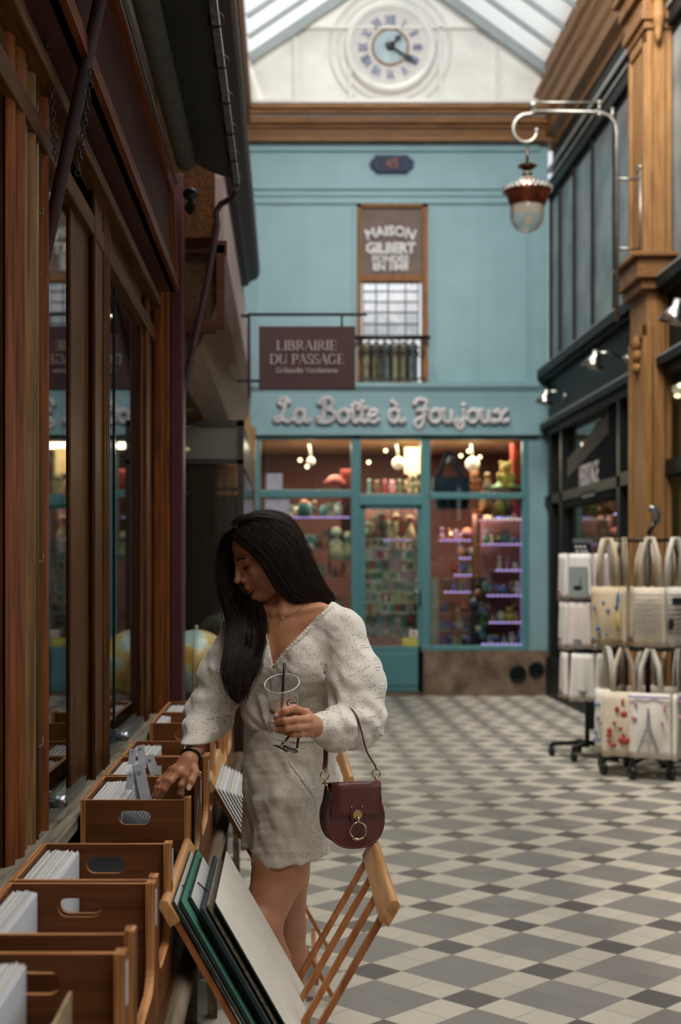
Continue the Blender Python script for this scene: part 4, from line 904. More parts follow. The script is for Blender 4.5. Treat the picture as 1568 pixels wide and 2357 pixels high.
# wall of cards and small goods behind the door
t = thing('card_rack', P(905, 1480, YF+.5), 'tall wire rack of pale cards behind the toy shop door', 'rack')
b = MB()
for px in (842, 872, 900, 930, 962): b.tube([P(px, 1485, YF+.5), P(px, 1245, YF+.5)], .006, 6)
for py in range(1265, 1490, 25): b.tube([P(842, py, YF+.5), P(962, py, YF+.5)], .006, 6)
b.build('wire_frame', TM['grey'], t)
for j, py in enumerate(range(1265, 1480, 25)):
    for px in range(846, 964, 14):
        toy(rt.choice(['picture_card', 'picture_card', 'toy_box', 'figurine']), rt.choice(['white', 'cream', 'white', 'cream', 'grey', 'pink'] if j < 7 else ['green', 'black', 'brown', 'grey']), rt.choice(['grey', 'brown', 'green', 'pink', 'teal', 'red', 'cream']), px+rt.uniform(-2, 2), py+rt.uniform(-2, 2), rt.uniform(.13, .17), .46, 'in the %s row of the door rack' % (ORD+['seventh', 'eighth', 'ninth'])[min(j, 8)])
shelf(842, 962, 1242, .6, .9, 'violet lit shelf behind the middle of the shop door', 'v')
for px in range(848, 960, 16): toy(rt.choice(['doll', 'figurine', 'toy_box']), rt.choice(['brown', 'green', 'black', 'cream']), rt.choice(['cream', 'red']), px, 1240, rt.uniform(.2, .34), .7, 'on the lit shelf behind the door')
tag(MB().box(P(926, 1487, YF+.01), P(964, 1468, YF+.01)+Vector((0, .004, 0))).build('yellow_notice', mat('yellow_paper', '#b8b04c', .6)), 'yellow notice stuck low on the toy shop door glass', 'notice')
nt_ = thing('white_notice', P(953, 1465, YF+.01), 'white notice with a red mark just above the yellow notice', 'notice'); MB().box(P(943, 1466, YF+.01), P(962, 1450, YF+.01)+Vector((0, .004, 0))).build('sheet', TM['white'], nt_); MB().lathe([(0, 0), (.02, 0), (.02, .002), (0, .002)], P(952, 1458, YF+.008), 12, axis=(0, -1, 0)).build('red_mark', TM['red'], nt_)
# left display
for i, (py, x0) in enumerate(((1190, 660), (1262, 640), (1330, 700), (1400, 720), (1460, 740))):
    shelf(x0, 806, py, .45, .85, 'pale shelf in the left toy window, %s from the top' % ORD[i], 'v' if i < 1 else None)
    px = x0+8
    while px < 800:
        toy(rt.choice(kinds), rt.choice(['white', 'cream', 'grey', 'brown', 'teal', 'orange', 'pink']), rt.choice(['grey', 'brown', 'black', 'teal', 'orange']), px, py-1, rt.uniform(.12, .24), .55, 'on the %s shelf, left toy window' % ORD[i]); px += rt.uniform(12, 20)
for px, s in ((775, .42), (800, .36)): toy('doll', 'cream', 'white', px, 1290, s, .4, 'tall, right end of left toy window')
for x0, y0, x1, y1, lab in ((613, 1128, 650, 1090, 'small pale notice above the transom of the left toy window'), (610, 1186, 666, 1146, 'large pale lilac notice under the transom of the left toy window'), (640, 1206, 668, 1188, 'cream notice just below the lilac one in the left toy window')):
    tag(MB().box(P(x0, y0, YF+.01), P(x1, y1, YF+.01)+Vector((0, .004, 0))).build('window_notice', mat('notice_lilac', '#a9a7b0', .7)), lab, 'notice')
toy('toy_mug', 'teal', 'orange', 700, 1190, .26, .4, 'large, on the top shelf, left window')
tag(MB().lathe([(0, 0), (.12, 0), (.14, .04), (.06, .12), (0, .13)], P(772, 1118, YF+.5), 16).build('red_cap', TM['red']), 'red cap lying high in the left toy window', 'hat')

# ================================================================== TOWEL STAND AND TOTE STAND
def wheel(b, c, r):
    b.lathe([(0, -.012), (r, -.012), (r, .012), (0, .012)], c, 14, axis=(1, .3, 0)); b.box((c[0]-.018, c[1]-.01, c[2]), (c[0]+.018, c[1]+.01, c[2]+r*1.6))
M_STAND = mat('black_stand_metal', '#1f211f', .35, .3)
YT = 10.4; c0 = P(1352, 1740, YT); tx = c0.x
st = thing('towel_stand', (tx, YT, 0), 'slim black wheeled stand hung with white tea towels, left of the tote bag stand', 'display stand')
MB().tube([(tx, YT, .08), (tx, YT, 1.62)], .018, 10).build('pole', M_STAND, st)
for k in range(5):
    a = k*2*math.pi/5+.35; e = (tx+.27*math.cos(a), YT+.27*math.sin(a), .1)
    l_ = MB().bar((tx, YT, .12), e, .035, .03).build('leg', M_STAND, st); b = MB(); wheel(b, (e[0], e[1], .04), .038); b.build('castor', M_STAND, l_)
for z in (1.58, 1.21, .82):
    b = MB()
    for k in range(6):
        a = k*math.pi/3+.05; d = Vector((math.cos(a), math.sin(a), 0)); s_ = Vector((-d.y, d.x, 0)); e = Vector((tx, YT, z))+d*.17
        b.tube([(tx, YT, z), e], .006, 6); b.tube([e-s_*.09, e+s_*.09], .006, 6)
    b.build('hanger_arms', M_STAND, st)
sgn = thing('towel_price_sign', P(1338, 1258, YT), 'small silver and black price sign on top of the towel stand', 'sign')
b = MB(); b.box(P(1320, 1250, YT-.02), P(1362, 1240, YT)); b.build('silver_plate', M_ALU, sgn); MB().box(P(1318, 1276, YT-.02), P(1358, 1250, YT)).build('black_plate', M_BLACK, sgn)
b = MB()
for y0, xs_ in ((1256, (1324, 1333, 1343)), (1266, (1326, 1337, 1346))):
    for q in xs_: b.box(P(q, y0+5, YT-.024), P(q+6, y0, YT-.020))
b.build('lettering', TM['white'], sgn)
M_TW = [mat('tea_towel_white', '#e2dcd4', .85, noise=.03, bump=.2, bscale=30, stretch=(3, 3, .4)), mat('tea_towel_pink', '#dccfc8', .85, noise=.03, bump=.2, bscale=30), mat('tea_towel_grey', '#8b9490', .85, noise=.03)]
def cloth_panel(w0, w1, h, d, bulge, rnd):
    """a hanging folded cloth: soft slab, slightly waved, top at origin"""
    b = MB(); nx, nz = 10, 8; F, B_ = [], []
    ph = rnd.uniform(0, 6)
    for j in range(nz+1):
        z = -h*j/nz; w = w0+(w1-w0)*j/nz
        for i in range(nx+1):
            u = i/nx-.5; wave = .009*math.sin(u*14+ph)*(.3+j/nz)+bulge*math.sin(math.pi*min(1, j/nz*1.1))*(1-4*u*u)
            F.append((u*w, -d/2-wave, z-.004*math.cos(u*20+ph)*(j == nz))); B_.append((u*w, d/2+wave*.3, z))
    n = len(F); q = []
    for j in range(nz):
        for i in range(nx): a = j*(nx+1)+i; q.append((a, a+1, a+nx+2, a+nx+1)); q.append((n+a, n+a+nx+1, n+a+nx+2, n+a+1))
    for j in range(nz): 
        a = j*(nx+1); q.append((a, a+nx+1, n+a+nx+1, n+a)); a += nx; q.append((a, n+a, n+a+nx+1, a+nx+1))
    for i in range(nx): q.append((i, n+i, n+i+1, i+1)); a = nz*(nx+1)+i; q.append((a, a+1, n+a+1, n+a))
    return b.add(F+B_, q, 0, True)
rc = random.Random(11); side = {0: 'facing right', 1: 'facing right and away', 2: 'facing left and away', 3: 'facing left', 4: 'facing the viewer, on its left', 5: 'facing the viewer, on its right'}
for ti, z in enumerate((1.575, 1.205, .815)):
    for k in range(6):
        a = k*math.pi/3+.05+rc.uniform(-.08, .08); rz = a+math.pi/2+rc.uniform(-.12, .12)
        t = thing('tea_towel', (tx+.18*math.cos(a), YT+.18*math.sin(a), z), 'white tea towel, %s tier of the slim stand, %s' % (('top', 'middle', 'bottom')[ti], side[k]), 'tea towel', 'tea towels on the slim stand')
        t.rotation_euler = (0, 0, rz); LOC[t.name] = Vector((0, 0, 0))
        cloth_panel(.165, .20+rc.uniform(0, .02), .355+rc.uniform(-.015, .01), .03, .008, rc).build('cloth', M_TW[1 if (k+ti) % 4 == 1 else 0], t)
        b = MB(); 
        if (ti, k) == (0, 4): b.box((-.075, -.036, -.33), (.075, -.028, -.10)); b.build('printed_panel', M_TW[2], t); b = MB(); b.ball((.0, -.036, -.26), (.04, .004, .02)); b.box((.02, -.04, -.26), (.025, -.034, -.18)); b.build('print', TM['black'], t)
        elif k in (4, 5, 3): b.ball((.0, -.034, -.29), (.035, .005, .018), 10, 6); b.box((-.03, -.036, -.325), (.03, -.03, -.315)); b.build('print', TM['grey' if ti else 'pink'], t)
# tote stand
YB = 9.6; bx = P(1508, 1740, YB).x-.05
ts = thing('tote_stand', (bx, YB, 0), 'wide black wheeled stand hung with cream tote bags near the ochre pillar', 'display stand')
MB().tube([(bx, YB, .1), (bx, YB, 1.7)], .02, 10).build('pole', M_STAND, ts)
for k in range(8):
    a = k*math.pi/4+.2; e = (bx+.34*math.cos(a), YB+.34*math.sin(a), .12)
    l_ = MB().bar((bx, YB, .14), e, .04, .035).build('leg', M_STAND, ts); b = MB(); wheel(b, (e[0], e[1], .045), .045); b.build('castor', M_STAND, l_)
for z, r in ((1.66, .27), (.89, .27)):
    b = MB().torus((bx, YB, z), r*.85, .009, (0, 0, 1), 36, 6)
    for k in range(10): a = k*math.pi/5+.1; b.tube([(bx, YB, z), (bx+r*1.05*math.cos(a), YB+r*1.05*math.sin(a), z), (bx+r*1.05*math.cos(a), YB+r*1.05*math.sin(a), z+.02)], .006, 6)
    b.build('ring', M_STAND, ts)
hk = thing('stand_scoop_sign', (bx, YB, 1.75), 'curved silver plate on a dark rod on top of the tote bag stand', 'sign')
MB().tube([(bx, YB, 1.7), P(1508, 1200, YB)], .016, 8).build('rod', M_STAND, hk)
b = MB(); q = [P(1494, 1170, YB), P(1505, 1172, YB), P(1512, 1186, YB), P(1511, 1206, YB)]; b.tube(q, [.02, .03, .032, .022], 10, flat=((0, 1, 0), .25)); b.build('plate', M_ALU, hk)
M_TOTE = [mat('cream_canvas_tote', '#d9c9b2', .85, noise=.04, bump=.2, bscale=60), mat('natural_canvas_tote', '#cdb898', .85, noise=.04, bump=.2, bscale=60), mat('white_canvas_tote', '#e4dccf', .85, noise=.03, bump=.2, bscale=60)]
for ti, (z, hh, bh) in enumerate(((1.67, .34, .41), (.90, .30, .45))):
    for k in range(10):
        a = k*math.pi/5+.1; rz = a+math.pi/2+rc.uniform(-.85, .85); rr = .32+rc.uniform(-.04, .01)
        fr = math.sin(a); wh = ('facing the viewer' if fr < -.5 else 'facing away' if fr > .5 else 'on the right side' if math.cos(a) > 0 else 'on the left side')
        pr = {(1, 6): 'red_fruit', (1, 7): 'tower', (1, 8): 'tower', (0, 8): 'lines', (0, 6): 'bird', (1, 5): 'blue', (0, 7): 'lines2', (0, 5): 'blue2'}.get((ti, k))
        nm = {'red_fruit': 'printed with scattered red fruit', 'tower': 'printed with an iron tower', 'lines': 'printed with dark lettering rows', 'lines2': 'printed with grey lines', 'bird': 'printed with a yellow and blue bird', 'blue': 'printed with small blue flowers', 'blue2': 'printed with a small blue mark'}.get(pr, 'plain')
        t = thing('tote_bag', (bx+rr*math.cos(a), YB+rr*math.sin(a), z), 'cream tote bag %s, %s ring, %s' % (nm, ('upper', 'lower')[ti], wh), 'bag', 'tote bags on the wide stand')
        t.rotation_euler = (0, 0, rz); LOC[t.name] = Vector((0, 0, 0)); m = rc.choice(M_TOTE)
        w = (.30 if ti else .25)+rc.uniform(-.02, .01)
        pb = cloth_panel(w*.95, w, bh, .02, .03, rc); pb.v = [(x, y-.01, zz-hh) for x, y, zz in pb.v]; pb.build('bag_body', m, t)
        for sgn_ in (-1, 1):
            b = MB()
            b.tube([(-.075, sgn_*.014, -hh-.03), (-.06, sgn_*.012, -hh*.4), (-.018, sgn_*.01, .0), (.018, sgn_*.01, .0), (.06, sgn_*.012, -hh*.4), (.075, sgn_*.014, -hh-.03)], .017, 6, flat=((0, 1, 0), .18)); b.build('bag_handle', m, t)
        b = MB(); yy = -.06
        if pr == 'red_fruit':
            for q in range(16): b.ball((rc.uniform(-.11, .11), yy+.012, -hh-rc.uniform(.04, .4)), (rc.uniform(.01, .028), .012, rc.uniform(.01, .028)), 8, 6)
            b.build('print', TM['red'], t)
        elif pr == 'tower':
            for s_ in (-1, 1): b.bar((s_*.07, yy, -hh-.40), (s_*.012, yy, -hh-.24), .012, .012); b.bar((s_*.012, yy, -hh-.24), (0, yy, -hh-.1), .008, .008)
            for zz in (.25, .33): b.box((-.045+.02*(zz < .3), yy-.004, -hh-zz-.005), (.045-.02*(zz < .3), yy+.004, -hh-zz+.005))
            b.build('print', TM['grey'], t); b = MB()
            for q in range(7): b.ball((rc.choice([-.11, -.09, .09, .11]), yy+.012, -hh-rc.uniform(.04, .38)), (.012, .01, .016), 8, 6)
            b.build('small_print', TM['pink'], t)
            b = MB(); b.box((-.14, -.045, -hh-.03), (.14, -.036, -hh-.02)); b.build('border_print', TM['violet'], t)
        elif pr in ('lines', 'lines2'):
            for q in range(9): b.box((-.1, yy-.001, -hh-.05-q*.033), (.1, yy+.004, -hh-.056-q*.033))
            if pr == 'lines': b.ball((-.08, yy, -hh-.25), (.025, .008, .04), 8, 6); b.box((-.07, yy-.004, -hh-.12), (.07, yy, -hh-.07))
            b.build('print', TM['grey' if pr == 'lines2' else 'black'], t)
        elif pr == 'bird': b.ball((.02, yy+.01, -hh-.24), (.03, .012, .07), 10, 6); b.build('print', TM['yellow'], t); MB().ball((.03, yy+.012, -hh-.1), (.014, .012, .07), 8, 6).build('print', TM['blue'], t)
        elif pr:
            for q in range(10): b.ball((rc.uniform(-.1, .1), yy+.014, -hh-rc.uniform(.08, .38)), (.012, .01, .014), 8, 6)
            b.build('print', TM['blue'], t)
# low goods behind the stands
for i in range(16):
    k = rt.choice(['toy_box', 'figurine', 'ball']); ob = toy(k, rt.choice(['teal', 'red', 'blue', 'black', 'white', 'brown']), rt.choice(['white', 'yellow', 'orange']), 1000, 1000, .16, 0, 'on the low black case by the pillar')
    ob.location = (2.82+.06*(i % 2), 11.42+.11*(i % 8), .54+.28*(i//8))
tag(MB().box((2.74, 11.3, .48), (2.88, 12.3, .54)).box((2.74, 11.3, .78), (2.88, 12.3, .82)).box((2.74, 11.3, 0), (2.88, 11.35, .82)).box((2.74, 12.25, 0), (2.88, 12.3, .82)).build('low_display_case', M_BLACK), 'low black display case against the wall beyond the ochre pillar', 'display case')
# ================================================================== TABLE, CRATES, RACKS
M_PLY = wood('birch_ply_face', '#754728', '#5a341c', 'X', .45, .6)
def plyedge(sc3, nm):
    m = bpy.data.materials.new(nm); m.use_nodes = True; n, l = nodes_of(m); p = n['Principled BSDF']; p.inputs['Roughness'].default_value = .55
    tc = n.new('ShaderNodeTexCoord'); w = n.new('ShaderNodeTexNoise'); w.inputs['Scale'].default_value = 1; mp = n.new('ShaderNodeMapping'); mp.inputs['Scale'].default_value = sc3
    l.new(tc.outputs['Object'], mp.inputs[0]); l.new(mp.outputs[0], w.inputs['Vector']); cr = n.new('ShaderNodeValToRGB'); e = cr.color_ramp.elements
    e[0].position = .42; e[0].color = hexc('#8a5428'); e[1].position = .56; e[1].color = hexc('#c98d52'); l.new(w.outputs[0], cr.inputs[0]); l.new(cr.outputs[0], p.inputs['Base Color']); return m
M_EDGE = plyedge((5, 300, 5), 'ply_layered_edge'); M_EDGEX = plyedge((300, 5, 5), 'ply_layered_edge_side')
M_BEECH = wood('pale_beech', '#c99a6a', '#a87646', 'Y', .4, .7); M_BEECHZ = wood('orange_beech', '#b9794a', '#935a34', 'Z', .4, .7)
tb = thing('trestle_table', (-.4, 4, 0), 'long weathered wooden table under the card crates along the shop front', 'table')
M_WTH = wood('weathered_plank', '#8d7b66', '#4e4236', 'Y', .85, .5, coat=0)
b = MB(); b.box((-.6, .8, .565), (-.235, 6.4, .585)); b.build('tabletop', M_OAKY, tb)
MB().tube([(-.222, .8, .565), (-.222, 6.4, .565)], .022, 10).build('edge_rail', M_WTH, tb)
for i, y in enumerate((1.9, 2.35, 3.5, 4.1, 5.2, 6.2)):
    MB().bar((-.24, y, .55), (-.24, y+.28*(1 if i % 2 else -1), 0), .045, .03, (1, 0, 0)).build('leg', M_WTH, tb)
    MB().bar((-.56, y, .55), (-.56, y, 0), .045, .03, (1, 0, 0)).build('leg', M_WTH, tb)
XC0, XC1, ZC, HC, TH = -.527, -.249, .862, .272, .0125
def slot(cx, cz, w, h, n=8):
    o = []
    for k in range(n+1): a = -math.pi/2+math.pi*k/n; o.append((cx+w/2-h/2+h/2*math.cos(a), cz+h/2*math.sin(a)))
    for k in range(n+1): a = math.pi/2+math.pi*k/n; o.append((cx-w/2+h/2+h/2*math.cos(a), cz+h/2*math.sin(a)))
    return o
crate_info = [(1.68, 2.075), (2.17, 2.535), (2.55, 2.90), (3.44, 3.845), (3.86, 4.245), (4.26, 4.63), (5.17, 5.56), (5.575, 6.0)]
crate_lab = ['plywood card crate nearest the camera, cut by the lower left corner of the photo', 'plywood card crate second from the camera, with pale posts on its right', 'plywood card crate third from the camera, just before the dark gap', 'plywood card crate the woman reaches into, with a clear handle slot', 'plywood card crate behind the one the woman reaches into', 'plywood card crate under her sleeve, last of the middle run of three', 'first plywood crate of the far pair beside the red post', 'farthest plywood card crate, next to the antique globe']
cards_x = [-.40, -.468, -.447, -.427, -.446, -.432, -.48, -.455]
M_CARDW = mat('white_card_edges', '#d3d1cf', .8, noise=.1, nscale=300, stretch=(1, .01, .01)); M_CARDF = mat('white_card_face', '#d2d3d8', .7, noise=.02)
M_LAB = mat('pale_label', '#b9bcc4', .4); M_DIV = mat('clear_plastic_tab', '#c3c8d2', .15, coat=.5)
for i, (ya, yb) in enumerate(crate_info):
    t = thing('card_crate', (XC0, ya, ZC-HC), crate_lab[i], 'crate', 'plywood crates on the table')
    cx, zs = (XC0+XC1)/2, ZC-.045
    for y, nm in ((ya, 'front_panel'), (yb-TH, 'back_panel')):
        b = MB(); top = ZC-.01 if True else ZC
        b.prism([(XC0+TH, ZC-HC), (XC1-TH, ZC-HC), (XC1-TH, top+.01), (XC0+TH, top+.01)], [slot(cx, zs, .083, .036)], lambda a, c, q: (a, q, c), y, y+TH, 0, 1)
        b.build(nm, [M_PLY, M_EDGE], t)
    L_ = [(ya, ZC-HC), (yb, ZC-HC), (yb, ZC), (ya, ZC)]
    b = MB().prism(L_, [], lambda a, c, q: (q, a, c), XC0, XC0+TH, 0, 1); b.build('side_panel', [M_PLY, M_EDGEX], t)
    zl = ZC-.19; w = .036; o = [(ya, ZC-HC), (yb, ZC-HC), (yb, ZC+.006), (yb-w, ZC+.006)]
    for k in range(7): a = k/6*math.pi/2; o.append((yb-w-.05*(1-math.cos(a)), zl+.05-.05*math.sin(a)))
    for k in range(7): a = k/6*math.pi/2; o.append((ya+w+.05*(1-math.sin(a)), zl+.05-.05*math.cos(a)))
    o += [(ya+w, ZC+.006), (ya, ZC+.006)]
    b = MB().prism(o, [], lambda a, c, q: (q, a, c), XC1-TH, XC1+.004, 0, 1); sp = b.build('side_panel', [M_PLY, M_EDGEX], t)
    MB().box((XC0, ya, ZC-HC), (XC1, yb, ZC-HC+.008)).build('bottom_panel', M_PLY, t)
    for yy in (yb-.030,): MB().box((XC1+.0042, yy, ZC-.075), (XC1+.0052, yy+.024, ZC-.01)).build('end_label', M_LAB, t)
    # standing cards
    rr = random.Random(40+i); b = MB(); x = XC0+TH+.003
    while x < cards_x[i]:
        dz = rr.uniform(-.004, .003); yy0, yy1 = ya+TH+.004+rr.uniform(0, .004), yb-TH-.006-rr.uniform(0, .012)
        b.box((x, yy0, ZC-HC+.01), (x+.0017, yy1, ZC-.012+dz)); x += .0022
    b.box((x, ya+TH+.004, ZC-HC+.01), (x+.002, yb-TH-.008, ZC-.016), 1)
    tag(b.build('card_stack', [M_CARDW, M_CARDF]), 'tight row of white cards standing in the %s' % ('nearest crate', 'second crate from the camera', 'third crate, before the dark gap', 'crate the woman searches', 'crate just beyond the one she searches', 'last crate of the middle run', 'first crate of the far pair', 'farthest crate')[i], 'cards', kind='stuff')
# loose leaning cards and tabs in the searched crates
def leaf(px, py, w, h, Y, tilt, lab, grp, m=None, name='divider_card', yaw=0.0, th=.0012):
    c = P(px, py, Y); b = MB(); b.box((-w/2, -th/2, -h/2), (w/2, th/2, h/2)); b.box((-w/2+.004, -th/2-.0004, h*.28), (-w/2+w*.55, -th/2, h*.38), 1)
    q = Matrix.Rotation(yaw, 4, 'Z')@Matrix.Rotation(tilt, 4, 'Y'); b.v = [tuple(q@Vector(v)+c) for v in b.v]
    return tag(b.build(name, [m or M_DIV, TM['grey']]), lab, 'card', grp)
for k, (px, py, Y, tilt, w, h, yaw, lab) in enumerate(((300, 1798, 3.60, .15, .022, .045, .5, 'clear index tab standing in the card row of the searched crate'), (322, 1812, 3.52, -.1, .03, .12, .5, 'taller pair of plastic dividers left of her fingertips, rear one'), (330, 1812, 3.51, -.2, .03, .12, .5, 'taller pair of plastic dividers left of her fingertips, front one'),
     (305, 1742, 3.95, .15, .022, .045, .5, 'small clear tab at the left of the crate behind her hand'), (326, 1742, 3.98, -.1, .024, .07, .5, 'clear tab at the middle of the crate behind her hand'), (354, 1772, 3.86, -.32, .026, .09, .3, 'white divider leaning right, just behind the searched crate'))):
    leaf(px, py, w, h, Y, tilt, lab, 'index tabs in the crates', yaw=yaw)
b = MB()
for k in range(22):
    x = -.427+.0045*k; s_ = .010+.0018*k; z0 = ZC-HC+.012; 
    b.add([(x, 3.47, z0), (x+.001, 3.47, z0), (x+.001+s_, 3.47, ZC-.02-k*.0045), (x+s_, 3.47, ZC-.02-k*.0045), (x, 3.79, z0), (x+.001, 3.79, z0), (x+.001+s_, 3.79, ZC-.02-k*.0045), (x+s_, 3.79, ZC-.02-k*.0045)], [(0, 1, 2, 3), (7, 6, 5, 4), (0, 4, 5, 1), (1, 5, 6, 2), (2, 6, 7, 3), (3, 7, 4, 0)])
tag(b.build('fanned_cards', M_CARDF), 'white cards fanned loosely to the right in the crate she searches', 'cards', kind='stuff')
tag(MB().box((-.345, 4.30, ZC-.2), (-.33, 4.6, ZC-.012)).build('card_bundle', M_CARDF), 'second white card bundle at the right of the last middle crate', 'cards')
tag(MB().box((-.33, 1.72, ZC-.2), (-.325, 2.04, ZC-.05)).build('tan_print', mat('tan_print', '#b49a72', .7, noise=.3, nscale=12)), 'tan illustrated card in the nearest crate', 'card')
b = MB(); b.add([(XC1+.008, 3.55, .85), (XC1+.02, 3.50, .86), (XC1+.012, 3.45, .70), (XC1+.006, 3.47, .66)], [(0, 1, 2, 3)]); o = b.build('paper_slip', mat('grey_newsprint', '#98938a', .8, noise=.2, nscale=90)); o.modifiers.new('thickness', 'SOLIDIFY').thickness = .001; tag(o, 'torn newsprint slip tucked outside the searched crate', 'paper')
tag(MB().box((-.53, 3.0, .59), (-.28, 3.42, .74)).build('black_box', M_BLACK), 'low black box in the gap between the third crate and the searched crate', 'box')

# ---- folding slatted print racks
def rack(Ya, Yb, lab, xo=0.0, legs=True, ztop=.742):
    t = thing('print_rack', (xo-.0, (Ya+Yb)/2, 0), lab, 'rack', 'folding slatted print racks')
    xt, xc, zc, zt = .215, -.015, .34, ztop
    sl = (zt-zc)/(xt-xc)
    for sgn in (1, -1):
        X = lambda z: xo+xc+sgn*(z-zc)/sl
        d = Vector((sgn, 0, sl)).normalized(); nrm = Vector((sl, 0, -sgn)).normalized()
        b = MB(); c = Vector((X(zt), 0, zt)); h, w = .055, .022; ol = []
        for k in range(9): a = math.pi*k/8; ol.append((math.cos(a)*w/2, h/2-w/2+math.sin(a)*w/2))
        ol += [(-w/2, -h/2), (w/2, -h/2)]
        b.prism(ol, [], lambda a, c_, q: tuple(c+nrm*a+d*c_+Vector((0, q, 0))), Ya, Yb, smooth=False)
        b.build('top_rail', M_BEECH, t)
        n = 4; 
        for i in range(n):
            y = Ya+.05+(Yb-Ya-.10)*i/(n-1)+sgn*.012
            out = i in (0, n-1); zb = 0.012 if out else zc-.04
            b = MB().bar((X(zt-.02), y, zt-.02), (X(zb), y, zb), .022, .013, (sgn*sl, 0, -1)); b.build('leg' if out else 'slat', M_BEECHZ, t)
    MB().bar((xo+xc, Ya+.02, zc-.045), (xo+xc, Yb-.02, zc-.045), .03, .03).build('bottom_rail', M_BEECH, t)
    MB().bar((xo+.11, Ya+.03, .08), (xo+.11, Yb-.03, .08), .015, .025).build('stretcher', M_BEECHZ, t)
    MB().bar((xo-.14, Ya+.03, .08), (xo-.14, Yb-.03, .08), .015, .025).build('stretcher', M_BEECHZ, t)
    return t
rack(2.78, 3.43, 'folding slatted wood print rack nearest the camera, holding green and cream folders', .0)
rack(4.45, 5.15, 'folding slatted wood print rack behind the woman, holding loose papers', -.01)
def board(Ya, Yb, off, up0, up1, th, m, name, lab, cat, edge=None, xo=0.0, grp=None, ribbon=False):
    """a flat sheet leaning on the left panel of the rack; off = distance from the slats"""
    xt, xc, zc, zt = .215, -.015, .34, .742; sl = (zt-zc)/(xt-xc); d = Vector((-1, 0, sl)).normalized(); nr = Vector((sl, 0, 1)).normalized(); o0 = Vector((xo+xc, 0, zc))
    b = MB(); vs = []
    for q in (off, off+th):
        for y, u in ((Ya, up0), (Yb, up0), (Yb, up1), (Ya, up1)): vs.append(o0+nr*q+d*u+Vector((0, y, 0)))
    b.add(vs, [(3, 2, 1, 0), (4, 5, 6, 7)], 0); b.add(vs, [(0, 1, 5, 4), (1, 2, 6, 5), (2, 3, 7, 6), (3, 0, 4, 7)], 1)
    t = tag(b.build(name, [m, edge or m]), lab, cat, grp)
    if ribbon:
        q = o0+nr*(off+th+.003); 
        for yy in ribbon:
            r = MB(); p = lambda u, y, h=0: q+d*u+Vector((0, y, 0))+nr*h
            r.tube(catmull([p(up1-.005, yy), p(up1-.03, yy+.01, .004), p(up1-.045, yy-.015, .01), p(up1-.02, yy-.03, .012), p(up1-.05, yy-.03, .004), p(up1-.075, yy+.005, .002)], 5), .0018, 5); r.build('ribbon', M_BLACK, t)
    return t
M_CREAM = mat('cream_folder', '#cfc8ba', .75, noise=.03); M_GREEN = mat('green_folder', '#3f7a64', .55, noise=.06); M_DKG = mat('dark_green_cloth_edge', '#1d302a', .6)
M_PALE = mat('pale_grey_sheet', '#bcbdb6', .7, noise=.04)
board(2.80, 3.30, .014, -.02, .475, .006, M_PALE, 'portfolio', 'pale ribboned folder closest to the left rail of the near rack', 'folder', M_DKG, ribbon=(2.95,))
board(2.80, 3.32, .025, -.02, .468, .008, M_GREEN, 'portfolio', 'bright green folder in the near rack', 'folder', M_DKG)
board(2.86, 3.26, .036, -.02, .455, .008, M_PALE, 'portfolio', 'narrow white folder resting against the green folder', 'folder', M_DKG, ribbon=(3.0,))
board(2.82, 3.34, .052, -.02, .430, .008, mat('grey_blue_folder', '#4a5258', .6), 'portfolio', 'dark slate folder between the white folder and the big cream board', 'folder', M_DKG)
board(2.84, 3.30, .066, -.02, .425, .006, mat('taupe_folder', '#6a6052', .7), 'portfolio', 'taupe folder just under the big cream board', 'folder', mat('frayed_edge', '#8a8070', .9, noise=.3, nscale=80))
board(2.83, 3.35, .084, .03, .425, .004, M_CREAM, 'cream_board', 'large blank cream board lying on top in the near rack', 'board', M_DKG)
for k in range(9):
    rr = random.Random(k); board(4.42+.02*k, 4.95+.01*k, .014+.0065*k, -.01, .45-.012*k, .002, [M_PALE, M_CREAM, M_CARDF][k % 3], 'loose_print', 'pale loose print leaning in the rack behind the woman', 'print', xo=-.01, grp='loose prints in the rear rack')
# ================================================================== THE WOMAN (distance fields meshed with surface nets)
def smin(a, b, k):
    h = np.clip(.5+.5*(b-a)/k, 0, 1); return b*(1-h)+a*h-k*h*(1-h)
def smax(a, b, k): return -smin(-a, -b, k)
class Field:
    def __init__(s, lo, hi, h):
        s.lo = np.array(lo, float); s.h = h; n = np.ceil((np.array(hi)-s.lo)/h).astype(int)+1
        g = [s.lo[i]+h*np.arange(n[i]) for i in range(3)]; s.X, s.Y, s.Z = np.meshgrid(*g, indexing='ij'); s.X = s.X.astype(np.float32); s.Y = s.Y.astype(np.float32); s.Z = s.Z.astype(np.float32)
    def cone(s, a, b, r1, r2):
        a = np.array(a, float); b = np.array(b, float); d = b-a; L2 = d@d
        t = np.clip(((s.X-a[0])*d[0]+(s.Y-a[1])*d[1]+(s.Z-a[2])*d[2])/L2, 0, 1)
        return np.sqrt((s.X-a[0]-t*d[0])**2+(s.Y-a[1]-t*d[1])**2+(s.Z-a[2]-t*d[2])**2)-(r1+(r2-r1)*t)
    def ell(s, c, r, fr=None):
        x, y, z = s.X-c[0], s.Y-c[1], s.Z-c[2]
        if fr is not None: x, y, z = [x*f[0]+y*f[1]+z*f[2] for f in fr]
        q = np.sqrt((x/r[0])**2+(y/r[1])**2+(z/r[2])**2); q2 = np.sqrt((x/r[0]**2)**2+(y/r[1]**2)**2+(z/r[2]**2)**2)
        return q*(q-1)/np.maximum(q2, 1e-6)
    def plane(s, p, n):
        """negative on the side away from n"""
        n = np.array(n, float); n /= np.linalg.norm(n); return (s.X-p[0])*n[0]+(s.Y-p[1])*n[1]+(s.Z-p[2])*n[2]
